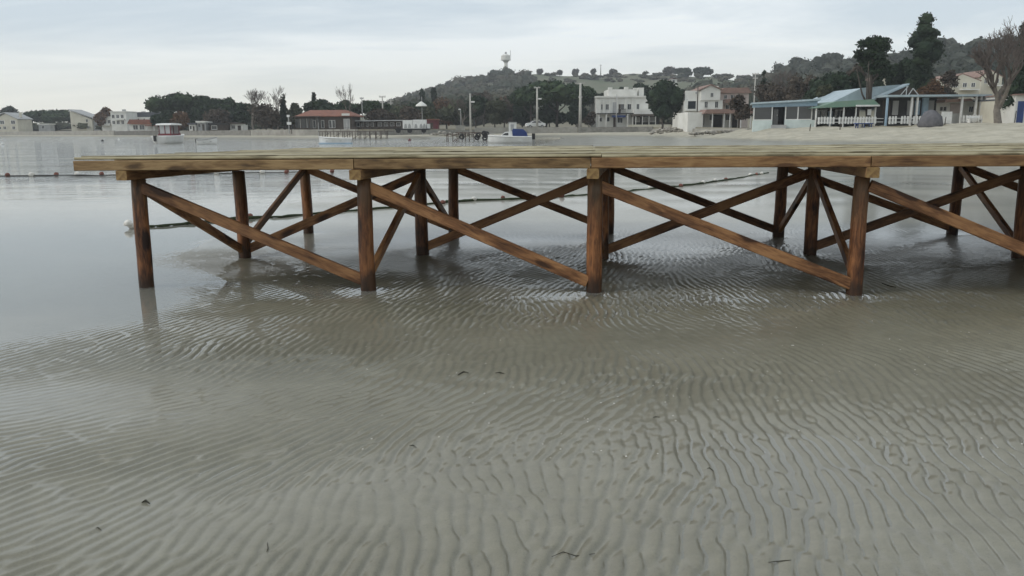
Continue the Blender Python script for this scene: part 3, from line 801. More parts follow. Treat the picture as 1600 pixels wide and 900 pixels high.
def tree(kind, px, wpx, ptop, d, label, seed, name=None, cat='tree', pbase=None, group=None, squash=1.0):
    """px centre column, wpx crown width and ptop crown top in photograph pixels, d distance"""
    rn = random.Random(seed)
    g = gpos(px, d)
    top = at_y(px, ptop, g.y).z
    H = max(top-g.z, 1.5); W = wpx*mpp(g.y)/2
    nm = name or {'umbrella': 'umbrella_pine', 'ever': 'evergreen_tree', 'conifer': 'conifer_tree', 'cypress': 'cypress_tree',
                  'bare': 'bare_tree', 'brown': 'winter_tree', 'rust': 'rusty_tree', 'olive': 'olive_tree', 'grey': 'ridge_tree', 'openpine': 'pine_tree'}[kind]
    root = empty(nm, g, rn.uniform(0, 6) if kind != 'bare' else 0, label, cat, group)
    leaf = max(0.10, 0.0021*d)
    if kind == 'umbrella':
        lobes = []
        for i in range(16):
            a = rn.uniform(0, 6.28); q = math.sqrt(rn.random())*0.78
            zc = H*(0.80-0.26*q*q+rn.uniform(-.07, .05)); s = W*rn.uniform(.26, .42)
            lobes.append(((W*q*math.cos(a), W*q*math.sin(a), zc), (s, s, min(s*.62, H*.2))))
        for i in range(8):
            a = i*.785; lobes.append(((W*.5*math.cos(a), W*.5*math.sin(a), H*.62), (W*.35, W*.35, H*.13)))
        leaf_crown('crown', lobes, leaf, 2600, seed, .86, F_PINE, root)
        trunk_mesh('trunk', H*.62, .018*H+.08, seed, .04, [(W*.5, 0, H*.62, H*.4), (-W*.45, .2, H*.62, H*.35), (0, W*.4, H*.65, H*.45)], M_BARK, root)
    elif kind in ('ever', 'olive', 'brown', 'rust', 'grey'):
        lobes = []
        for i in range(13):
            a = rn.uniform(0, 6.28); q = rn.uniform(.1, .68); t = rn.random()
            zc = H*(0.32+0.50*t) if kind != 'grey' else H*(.36+.44*t); ww = W*(1-0.55*abs(t-.4))*(rn.uniform(.7, 1.15) if kind == 'grey' else 1)
            s = W*rn.uniform(.28, .44)
            lobes.append(((ww*q*math.cos(a), ww*q*math.sin(a), zc), (s, s, min(s*1.0, H*.24))))
        fm = {'ever': F_EVER, 'olive': F_OLIVE, 'brown': F_BROWN, 'rust': F_RUST, 'grey': F_GREY}[kind]
        leaf_crown('crown', lobes, leaf*(1 if kind == 'ever' else .8), 2400 if kind in ('ever', 'olive') else 700 if kind == 'grey' else 1900, seed, .84 if kind in ('ever', 'olive') else .4 if kind == 'grey' else .55, fm, root)
        trunk_mesh('trunk', H*.5, .016*H+.06, seed, .05, [(W*.4, 0, H*.55, H*.3), (-W*.4, .1, H*.6, H*.3)], M_BARK, root)
    elif kind in ('conifer', 'cypress'):
        lobes = []
        nl = 26 if kind == 'conifer' else 12
        for i in range(nl):
            t = (i+rn.random())/nl
            env = (1-t)**.62*(.7+.3*math.sin(t*9+seed)) if kind == 'conifer' else math.sin(math.pi*min(1, .15+t*.85))**.6
            a = rn.uniform(0, 6.28); q = rn.uniform(.25, .75)*env if kind == 'conifer' else .15
            s = W*(.20+.42*env)*rn.uniform(.8, 1.2) if kind == 'conifer' else W*.75*env
            lobes.append(((W*q*math.cos(a), W*q*math.sin(a), H*(.14+.83*t)), (s, s, max(s*.75, H*.03))))
        leaf_crown('crown', lobes, leaf*.9, 3200 if kind == 'conifer' else 900, seed, .8, F_EVER, root)
        trunk_mesh('trunk', H*.9, .012*H+.06, seed, .01, [], M_BARK, root)
    elif kind == 'openpine':
        lobes = []
        for i in range(36):
            t = rn.random()**.8; a = rn.uniform(0, 6.28); q = rn.uniform(.15, 1.0)*(1-.72*t)
            s = W*rn.uniform(.16, .30)
            lobes.append(((W*q*math.cos(a), W*q*math.sin(a), H*(.48+.46*t)), (s, s, s*.55)))
        leaf_crown('crown', lobes, leaf*.9, 4200, seed, .72, F_EVER, root)
        fk = [(W*.55*math.cos(k*1.3), W*.55*math.sin(k*1.3), H*(.55+.06*k), H*(.12+.12*k)) for k in range(5)]
        trunk_mesh('trunk', H*.92, .018*H+.05, seed, .02, fk, M_BARK, root)
    elif kind == 'bare':
        big = MB(); tw = MB()
        def grow_b(p, dr, ln, r, depth):
            q = p + dr*ln
            mid = p + dr*ln*.5 + Vector((rn.uniform(-1, 1), rn.uniform(-1, 1), rn.uniform(-.3, .6)))*ln*.07
            (big if depth <= 1 else tw).tube([p, mid, q], [r, r*.8, r*.6], 6 if depth <= 1 else 3, False)
            if depth >= (6 if wpx > 100 else 5): return
            for k in range(3 if depth != 0 else 4):
                ax = Vector((rn.uniform(-1, 1), rn.uniform(-1, 1), rn.uniform(-.2, .5))).normalized()
                nd = (dr*1.0 + ax*rn.uniform(.35, .85)*(1.0*squash)); nd.z = max(nd.z, -.05)+.16
                grow_b(p.lerp(q, rn.uniform(.6, 1.0)) if k else q, nd.normalized(), ln*rn.uniform(.6, .82), max(r*(.52 if wpx < 100 else .6), (.0001 if wpx < 100 else .00014)*d+.003), depth+1)
        grow_b(Vector((0, 0, -.3)), Vector((rn.uniform(-.08, .08), rn.uniform(-.08, .08), 1)).normalized(), H*(.30 if wpx < 100 else .2), (.016*H+.04) if wpx < 100 else .03*H, 0)
        zmax = max(v[2] for v in tw.v); xm = max(abs(v[0]) for v in tw.v)
        fz, fxy = H/zmax, W/xm
        for M_ in (big, tw): M_.v = [(v[0]*fxy, v[1]*fxy, v[2]*fz) for v in M_.v]
        big.build('trunk', M_PALEBARK if seed % 2 else M_BARK, root, True)
        tw.build('crown', M_TWIG, root)
    return root

T = tree
T('umbrella', 84, 88, 171, 352+20, 'broad dark umbrella pine between the two gabled houses at the far left', 1)
T('ever', 22, 34, 168, 392, 'dark tree rising behind the cream gabled house at the far left', 2)
T('rust', 166, 30, 167, 300, 'reddish bare tree behind the white flat-roofed houses', 3)
T('umbrella', 283, 84, 141, 222, 'largest dark umbrella pine, just right of the red-roofed cottage', 4)
T('umbrella', 322, 60, 146, 235, 'dark umbrella pine overlapping the right flank of the largest one', 5)
T('umbrella', 356, 52, 149, 215, 'rounded umbrella pine left of the bare poplars', 6)
T('brown', 345, 56, 170, 205, 'leafless brown tree in front of the rounded umbrella pine', 7)
T('ever', 262, 40, 172, 214, 'dark undergrowth tree below the left of the largest umbrella pine', 65)
T('ever', 312, 44, 168, 212, 'dark undergrowth tree between the first two umbrella pines', 66)
T('olive', 338, 30, 164, 218, 'olive tree under the overlapping umbrella pine', 67)
T('ever', 372, 40, 170, 206, 'dark shrub tree right of the rounded umbrella pine', 68)
T('ever', 520, 60, 168, 176, 'dark hedge tree just behind the red hip roof', 69)
T('ever', 655, 60, 160, 196, 'dark evergreen behind the white trailer', 70)
T('olive', 715, 60, 158, 196, 'olive tree behind the orange-brown tree', 71)
T('brown', 800, 50, 152, 205, 'brown tree at the left edge of the pine grove', 72)
T('brown', 1335, 50, 84, 128, 'brown winter tree left behind the open pine', 73)
T('ever', 1372, 40, 84, 118, 'dark evergreen close behind the open pine', 74)
T('rust', 285, 36, 176, 206, 'low reddish shrub-like tree under the largest umbrella pine', 8)
T('bare', 398, 52, 137, 188, 'leafless tall tree, left of the bare pair near the red hip roof', 9, squash=.8)
T('bare', 436, 50, 133, 182, 'leafless tall tree, right of the bare pair near the red hip roof', 11, squash=.8)
T('brown', 418, 70, 163, 178, 'round brown leafless tree below the pair of tall bare trees', 12)
T('ever', 386, 38, 158, 200, 'dark evergreen between the rounded pine and the bare pair', 13)
T('cypress', 447, 13, 145, 184, 'narrow dark cypress left of the red hip roof', 14)
T('olive', 462, 30, 158, 182, 'olive green tree touching the left end of the red hip roof', 15)
T('umbrella', 505, 62, 153, 190, 'dark pine directly behind the ridge of the red hip roof', 16)
T('conifer', 495, 14, 144, 205, 'thin spindly conifer tip above the red hip roof', 17)
T('umbrella', 545, 56, 155, 195, 'dark pine behind the bare pale-trunked poplar', 18)
T('umbrella', 585, 50, 151, 192, 'dark rounded pine left of the twin-arm telegraph pole', 19)
T('bare', 549, 40, 127, 160, 'solitary bare pale-trunked poplar above the timber pier', 21, squash=.9)
T('brown', 595, 60, 172, 165, 'brown leafless tree behind the low sheds', 22)
T('olive', 628, 46, 160, 210, 'olive tree right of the telegraph poles', 23)
T('conifer', 663, 16, 138, 260, 'left of two small pointed conifers below the ridge', 24)
T('conifer', 681, 18, 136, 262, 'right of two small pointed conifers below the ridge', 25)
T('brown', 640, 50, 168, 180, 'brown leafless tree behind the white trailer', 26)
T('rust', 700, 56, 146, 215, 'orange-brown tree above the short sea wall', 27)
T('olive', 672, 44, 166, 185, 'mixed green tree right of the white trailer', 28)
T('bare', 724, 50, 150, 176, 'leafless tree with forked pale trunk left of the first lamp pole', 29)
T('ever', 745, 52, 152, 188, 'dark green tree behind the first lamp pole', 30)
T('olive', 775, 56, 158, 186, 'olive green tree left of the umbrella pine grove', 31)
T('brown', 758, 50, 140, 240, 'brown tree half way up the hill left of the pine grove', 32)
T('rust', 790, 44, 150, 230, 'dry orange tree behind the olive tree near the pine grove', 33)
T('umbrella', 832, 74, 127, 182, 'left pine of the umbrella pine grove', 34)
T('umbrella', 872, 96, 117, 186, 'middle and tallest pine of the umbrella pine grove', 35)
T('umbrella', 906, 60, 126, 184, 'right pine of the umbrella pine grove', 36)
T('ever', 860, 60, 165, 190, 'dark undergrowth tree beneath the middle of the pine grove', 62)
T('ever', 818, 40, 160, 192, 'dark evergreen beneath the left of the pine grove', 63)
T('umbrella', 855, 80, 122, 196, 'rear pine filling the umbrella pine grove', 64)
T('ever', 902, 40, 160, 178, 'dark low evergreen under the right pine of the grove', 37)
T('brown', 922, 22, 172, 174, 'small brown shrub tree at the left corner of the white mansion', 38)
T('ever', 968, 40, 126, 240, 'dark evergreen behind the left of the white mansion roof', 39)
T('ever', 1006, 40, 121, 240, 'dark evergreen behind the right of the white mansion roof', 40)
T('ever', 1037, 78, 124, 152, 'big round evergreen standing before the white mansion', 41)
T('ever', 940, 34, 132, 246, 'rounded evergreen left behind the white mansion', 42)
T('brown', 1156, 40, 142, 112, 'purplish brown tree beside the porch with the red canopy', 43)
T('brown', 1205, 66, 118, 140, 'brown leafless tree behind the left end of the glazed pavilion', 44)
T('cypress', 1191, 12, 105, 150, 'narrow dark cypress above the glazed pavilion', 45)
T('bare', 1222, 50, 104, 150, 'grey bare tree behind the glazed pavilion roof', 46)
T('brown', 1246, 66, 108, 135, 'wide brown leafless tree behind the glazed pavilion roof', 47)
T('ever', 1278, 64, 94, 132, 'dark evergreen behind the right end of the glazed pavilion', 48)
T('ever', 1312, 56, 104, 112, 'dark evergreen above the green sheet roof', 49)
T('olive', 1290, 40, 125, 108, 'olive tree just left above the green sheet roof', 50)
T('openpine', 1357, 80, 47, 99, 'tall open pine with bare trunk by the pale sheet roof', 51)
T('conifer', 1434, 92, 20, 122, 'tallest dark conifer on the right shore', 52)
T('ever', 1412, 46, 72, 130, 'dark evergreen shoulder close left of the tallest conifer', 75)
T('ever', 1340, 40, 96, 112, 'dark evergreen low behind the open pine trunk', 76)
T('ever', 1397, 44, 90, 124, 'dark evergreen filling the gap left of the tallest conifer', 53)
T('bare', 1562, 120, 22, 92, 'large spreading bare tree near the right edge', 55, squash=1.2)
T('conifer', 1592, 64, 24, 99, 'dark ivy-clad conifer at the right edge of the picture', 56)
T('rust', 1456, 50, 118, 112, 'rust-brown shrub tree right of the tallest conifer', 57)
T('brown', 1476, 40, 96, 140, 'brown leafless tree before the wooded hill', 58)
T('brown', 1590, 60, 90, 112, 'brown tree behind the large spreading bare tree', 60)
T('openpine', 1700, 90, 50, 105, 'open pine beyond the right edge of the picture', 61)
# trees along the hill ridge, each its own
for i, (px, w, pt, lab) in enumerate([
        (655, 22, 144, 'grey tree lowest on the left slope of the ridge'), (705, 32, 124, 'grey tree clump on the left shoulder of the ridge'),
        (722, 22, 122, 'grey tree next to the left shoulder clump of the ridge'), (741, 18, 124, 'small grey tree left of the water tower'),
        (787, 18, 111, 'grey tree at the left foot of the water tower'), (812, 18, 112, 'grey tree at the right foot of the water tower'),
        (845, 14, 108, 'round lone ridge tree first right of the water tower'), (876, 14, 108, 'round lone ridge tree above the pine grove'),
        (900, 12, 107, 'slim lone ridge tree above the right of the pine grove'), (914, 12, 114, 'low wide ridge shrub tree'),
        (928, 12, 107, 'lone ridge tree left of the ridge mast'), (958, 17, 107, 'lone ridge tree right of the ridge mast'),
        (1045, 20, 104, 'leftmost tree of the dark clump on the right ridge'), (1068, 24, 105, 'second tree of the dark clump on the right ridge'),
        (1094, 26, 106, 'third tree of the dark clump on the right ridge'), (1130, 24, 114, 'rounded grey tree right of the dark ridge clump'),
        (1160, 24, 117, 'low grey tree farthest right along the open ridge')]):
    dr = float(ridge(np.array(float(px)))[0])
    T('ever' if i in (13, 14) else 'grey', px, w*((.75, 1.0, .6, .9, .7)[i % 5] if 5 < i < 12 else .8 if i < 12 else 1.3), pt+(1, 3, 0, 2)[i % 4], dr-6, lab, 80+i, group='trees along the hill ridge')
# woods that cover the slopes: one mass nobody could count
def wood_mass(name, label, spots, leaf, seed, mat):
    rn = random.Random(seed); lobes = []
    for (px, d, w, h) in spots:
        g = gpos(px, d); s = w/2
        for k in range(3):
            lobes.append(((g.x+rn.uniform(-.5, .5)*s, g.y+rn.uniform(-.5, .5)*s, g.z+h*rn.uniform(.3, .65)), (s*rn.uniform(.6, .9), s*.8, h*rn.uniform(.32, .48))))
    o = leaf_crown(name, lobes, leaf, len(lobes)*46, seed, .86, mat)
    return tag(o, label, 'woodland', None, 'stuff')
rn = random.Random(77)
sp1 = []
for i in range(230):
    px = rn.uniform(610, 830); dr = float(ridge(np.array(px))[0]); t = rn.uniform(.15, .97)
    dl = float(d_land(px))+40
    sp1.append((px, dl+(dr-dl)*t, rn.uniform(7, 13), rn.uniform(5, 9)))
wood_mass('hillside_wood', 'mixed winter wood covering the left slope of the hill', sp1, .75, 5, F_WOOD)
sp2 = []
for i in range(260):
    px = rn.uniform(1215, 1760); dr = float(ridge(np.array(px))[0]); t = rn.uniform(.35, 1.0)
    dl = float(d_land(px))+40
    sp2.append((px, dl+(dr-dl)*t, rn.uniform(7, 12), rn.uniform(6, 10)))
wood_mass('pine_wood', 'dark pine wood covering the right-hand hill', sp2, .7, 6, F_HILLP)
sp3 = []
for i in range(150):
    px = rn.uniform(925, 1240); dr = float(ridge(np.array(px))[0])
    sp3.append((px, rn.uniform(225, 400), rn.uniform(7, 13), rn.uniform(4.5, 8)))
for i in range(70):
    px = rn.uniform(826, 1190); sp3.append((px, float(ridge(np.array(px))[0])-rn.uniform(3, 60), rn.uniform(3, 8), rn.uniform(1.2, 3.2)))
wood_mass('scrub_belt', 'belt of low scrub below the open ridge behind the mansion', sp3, .6, 7, F_WOOD)
sp4 = []
for i in range(120):
    px = rn.uniform(-250, 470); sp4.append((px, float(d_land(px))+rn.uniform(70, 140), rn.uniform(7, 12), rn.uniform(2.5, 4.5)))
wood_mass('shore_scrub', 'low dark scrub behind the houses of the left shore', sp4, .7, 8, F_OLIVE)

# ------------------------------------------------------------------ buildings
class Bld:
    """a thing whose front lies at distance y; parts are given in photograph columns and rows"""
    def __init__(s, name, label, cat, px0, pbase, y, group=None, rz=0.0):
        y = y*math.cos(math.atan((px0-800)/(FPX*1.019)))      # given as distance from the viewpoint
        s.y = y; s.o = at_y(px0, pbase, y); s.p0 = (px0, pbase); s.k = mpp(y)
        s.root = empty(name, s.o, rz, label, cat, group)
    def X(s, px): return (px-s.p0[0])*s.k
    def Z(s, py): return (s.p0[1]-py)*s.k
    def box(s, name, a, b, t, bt, y0, y1, mat, parent=None, down=0.0):
        return MB().box(s.X(a), s.X(b), y0, y1, s.Z(bt)-down, s.Z(t)).build(name, mat, parent or s.root)
    def poly(s, name, pts, y0, y1, mat, parent=None):
        return MB().prism([(s.X(p), s.Z(q)) for p, q in pts], y0, y1).build(name, mat, parent or s.root)
    def window(s, a, b, t, bt, y=0.0, frame=None, pane=None, bars=1, parent=None, name='window'):
        x0, x1, z0, z1 = s.X(a), s.X(b), s.Z(bt), s.Z(t); f = max(.05, (x1-x0)*.09)
        m = MB().box(x0-f, x1+f, y-.07, y-.003, z1, z1+f).box(x0-f, x1+f, y-.10, y-.003, z0-f, z0).box(x0-f, x0, y-.07, y-.003, z0, z1).box(x1, x1+f, y-.07, y-.003, z0, z1)
        for k in range(bars):
            xm = x0+(x1-x0)*(k+1)/(bars+1); m.box(xm-f*.35, xm+f*.35, y-.06, y-.003, z0, z1)
        w = m.build(name, frame or M_WPAINT, parent or s.root)
        MB().box(x0, x1, y-.022, y-.004, z0, z1).build('pane', pane or M_GLASS, w)
        return w
    def door(s, a, b, t, bt, y=0.0, mat=None):
        d = MB().box(s.X(a), s.X(b), y-.05, y-.003, s.Z(bt), s.Z(t)).build('door', mat or M_DWOOD, s.root)
        return MB().box(s.X(b)-.14, s.X(b)-.09, y-.10, y-.051, s.Z(bt)+.95, s.Z(bt)+1.1).build('handle', M_GALV, d)
    def gable(s, a, b, eave, apex_px, apex, y0, y1, mat, over=.3, th=.18):
        """two roof slopes with the ridge running away from the viewer"""
        pts = [(s.X(a)-over, s.Z(eave)-.05), (s.X(apex_px), s.Z(apex)+.02), (s.X(b)+over, s.Z(eave)-.05), (s.X(b)+over, s.Z(eave)+th-.05), (s.X(apex_px), s.Z(apex)+th+.05), (s.X(a)-over, s.Z(eave)+th-.05)]
        m = MB()
        m.prism([pts[0], pts[1], pts[4], pts[5]], y0-over, y1+over)
        m.prism([pts[1], pts[2], pts[3], pts[4]], y0-over, y1+over)
        return m.build('roof', mat, s.root)
    def hip(s, a, b, eave, ra, rb, top, y0, y1, mat, over=.4):
        x0, x1, z0, z1 = s.X(a)-over, s.X(b)+over, s.Z(eave), s.Z(top); ym = (y0+y1)/2
        vs = [(x0, y0-over, z0), (x1, y0-over, z0), (x1, y1+over, z0), (x0, y1+over, z0), (s.X(ra), ym, z1), (s.X(rb), ym, z1)]
        vs += [(x0, y0-over, z0-.15), (x1, y0-over, z0-.15), (x1, y1+over, z0-.15), (x0, y1+over, z0-.15)]
        return MB().raw(vs, [(0, 1, 5, 4), (1, 2, 5), (2, 3, 4, 5), (3, 0, 4), (6, 9, 8, 7), (0, 6, 7, 1), (1, 7, 8, 2), (2, 8, 9, 3), (3, 9, 6, 0)]).build('roof', mat, s.root)

def B1():
    # left shore
    h = Bld('gabled_house', 'cream gabled two-storey house cut by the left picture edge', 'house', -14, 204, 355)
    h.poly('wall', [(-14, 210), (29, 210), (29, 186), (12, 178), (-14, 190)], 0, 9, M_CREAM)
    h.gable(-40+26, 29, 187, 10, 177.5, 0, 9, M_GREYW, .4, .25)
    for a in (-6, 2, 19):
        h.window(a, a+6, 189, 194); 
    for a in (-2, 6, 20): h.window(a, a+4, 198, 202)
    h.box('chimney', 25, 27, 176, 184, 3, 4, M_CREAM)
    h = Bld('gabled_house', 'white house with one long sloping gable right of the broad pine', 'house', 112, 204, 345)
    h.poly('wall', [(112, 210), (145, 210), (145, 187), (114, 174), (112, 176)], 0, 8, M_CREAM)
    h.poly('roof', [(111, 173), (150, 186.5), (150, 185), (112, 171.5)], -.5, 8.5, M_GREYW)
    h.window(136, 139, 187, 191); h.window(126, 128, 197, 201); h.window(137, 139.5, 197, 201)
    h.box('wing', 145, 158, 189, 210, 1, 7, M_GREYW)
    h = Bld('hut', 'small pale hut under the broad dark pine', 'hut', 61, 204, 352)
    h.box('wall', 61, 79, 195, 207, 0, 3, M_GREYW); h.box('roof', 60, 80, 193.5, 195, -.4, 3.4, M_WHITE); h.window(66, 70, 197, 201)
    h = Bld('flat_roofed_house', 'white flat-roofed house with balcony, left of the two', 'house', 160, 203, 300)
    h.box('wall', 160, 176, 184, 208, 0, 7, M_WHITE); h.box('parapet', 159.5, 176.5, 182.5, 184, -.2, 7.2, M_WHITE)
    h.window(163, 167, 188, 193); h.window(170, 174, 188, 193); h.box('balcony', 161, 175, 194, 196.5, -1, -.01, M_WHITE)
    h = Bld('flat_roofed_house', 'taller white flat-roofed house, right of the two', 'house', 175, 203, 296)
    h.box('wall', 175, 199, 176, 208, 0, 8, M_WHITE); h.box('parapet', 174.5, 199.5, 174.5, 176, -.2, 8.2, M_WHITE)
    for a in (177, 184, 191): h.window(a, a+4, 180, 185); h.window(a, a+4, 189, 194)
    h.box('chimney', 189, 193, 171.5, 174.5, 2, 3, M_GREYW); h.box('balcony', 183, 197, 186, 188, -1, -.01, M_WHITE)
    h = Bld('terraced_house', 'long white house with dark roof and solar tanks above the red-roofed cottage', 'house', 200, 203, 305)
    h.box('wall', 200, 250, 183, 208, 0, 8, M_WHITE); h.poly('roof', [(199, 183.5), (251, 183.5), (249, 176), (202, 176)], 0, 8, M_SLATE)
    for a in (204, 214, 226, 238): h.window(a, a+5, 186, 191)
    for i, a in enumerate((221, 233, 243)):
        t = h.box('solar_tank', a, a+5, 174.5, 177.5, 1, 2, M_WHITE)
    h.box('chimney', 240, 244, 170, 175.5, 3, 4, M_GREYW)
    h = Bld('cottage', 'white cottage with red tiled roof by the left waterfront', 'cottage', 203, 205, 262)
    h.box('wall', 203, 248, 193, 209, 0, 6, M_WHITE)
    h.poly('roof', [(201, 194), (258, 196), (252, 187.5), (205, 187)], -.6, 6, M_TILE)
    h.box('porch_roof', 233, 258, 196, 197.5, -2.5, -.61, M_TILE)
    for a in (209, 219): h.window(a, a+7, 196, 202.5)
    for a in (235, 246, 256): h.box('porch_post', a, a+.8, 197.5, 209, -2.4, -2.2, M_WPAINT)
    h.box('chimney', 222, 226, 185, 187, 2.5, 3.2, M_WHITE)
B1()
def B2():
    # huts and restaurant on the middle left shore
    spec = [(296, 306, 195, 'small white beach hut below the largest umbrella pine', M_WHITE, M_SLATE), (309, 322, 192, 'grey beach hut with white trim, second from the left wall end', M_GREYW, M_WHITE),
            (328, 356, 195, 'long dark beach hut with low roof', M_DWOOD, M_DARK), (360, 380, 194, 'white beach hut left of the brown round tree', M_WHITE, M_DWOOD)]
    for a, b, t, lab, mw, mr in spec:
        h = Bld('beach_hut', lab, 'hut', a, 206, 198)
        h.box('wall', a, b, t, 210, 0, 3.5, mw); h.poly('roof', [(a-1, t), (b+1, t), (b+1, t-1.6), (a-1, t-2.6)], -.5, 4, mr)
        w = (b-a); h.window(a+w*.12, a+w*.4, t+2, t+7, bars=0); h.door(a+w*.6, a+w*.85, t+2.5, 209)
    h = Bld('waterfront_restaurant', 'dark waterfront restaurant with red hipped roof', 'restaurant', 462, 205, 158)
    h.box('wall', 462, 550, 182, 209, 0, 9, M_DWOOD)
    h.hip(466, 552, 182, 476, 535, 172, 0, 10, M_TILE)
    h.box('pale_hip', 536, 548, 178.5, 181.8, -.62, -.47, M_WHITE)
    h.box('glazing', 462.5, 500, 186, 200, -.06, -.003, M_GLASS)
    for a in (490, 503, 515, 520): h.window(a, a+4, 189, 200, -.06, bars=0)
    for a in (538, 543): h.window(a, a+3.6, 187, 202, 0, M_WPAINT, M_GREYW, 0)
    for a in (470, 480): h.box('mullion', a, a+.8, 186, 200, -.12, -.062, M_WPAINT)
    for a in (460, 475, 488, 500): h.box('terrace_post', a, a+.8, 184, 209, -2.2, -2.05, M_DWOOD)
    h.box('canopy', 459, 502, 182.6, 183.8, -2.4, -.03, M_DWOOD)
    h = Bld('signboard', 'white totem sign standing left of the waterfront restaurant', 'sign', 450, 205, 156)
    h.box('post', 451, 452.4, 180, 209, 0, .15, M_GALV); h.box('board', 449.5, 454, 180, 183.5, -.06, -.003, M_WPAINT); h.box('lower_board', 449, 456, 191, 195, -.06, -.003, M_WPAINT)
    for a, b, t, lab in ((556, 586, 188.5, 'low grey-roofed shed left of the telegraph pole'), (588, 628, 188, 'low grey-roofed shed right of the telegraph pole')):
        h = Bld('shed', lab, 'shed', a, 205, 160)
        h.box('wall', a, b, t+1.5, 209, 0, 5, M_DWOOD); h.poly('roof', [(a-1.5, t+1.6), (b+1.5, t+1.6), (b+1.5, t), (a-1.5, t)], -1.2, 5.5, M_GREYW)
        for k in range(4):
            q = a+(b-a)*(.08+.24*k); h.window(q, q+(b-a)*.14, t+4, t+9, bars=0)
        for q in (a, (a+b)/2, b): h.box('post', q, q+.8, t+1.6, 209, -1.1, -1, M_DWOOD)
    h = Bld('display_trailer', 'white twin-panel trailer with painted tree shapes on the beach', 'trailer', 630, 204.5, 138)
    h.box('panel', 629.5, 645, 188, 201, 0, 1.9, M_WPAINT); h.box('panel', 645.6, 665.5, 187.5, 201, 0, 1.9, M_WPAINT)
    h.box('chassis', 617, 671, 201.1, 203.3, .1, 1.8, M_BLACK)
    for a in (634, 640, 650, 658, 663):
        h.poly('painted_tree', [(a-2.4, 200.5), (a+2.4, 200.5), (a+2.0, 196), (a+.6, 193.5), (a-1, 194.5), (a-2, 197)], -.012, -.003, M_GALV)
    for a in (622, 640, 662):
        MB().lathe([(.1, -.12), (.42, -.12), (.42, .12), (.1, .12)], 14).build('wheel', M_BLACK, h.root)
        w = [c for c in h.root.children if c.name.startswith('wheel')][-1]; w.rotation_euler = (math.pi/2, 0, 0); w.location = (h.X(a), .3, h.Z(204))
    h.box('cab_box', 667, 671, 194, 201, .3, 1.6, M_WPAINT)
    h = Bld('red_shed', 'low dark red shed right of the white trailer', 'shed', 667, 204, 166)
    h.box('wall', 667, 684, 188, 208, 0, 4, M_RED); h.box('roof', 666, 685, 186.5, 188, -.3, 4.3, M_TILE); h.door(672, 677, 192, 207)
B2()
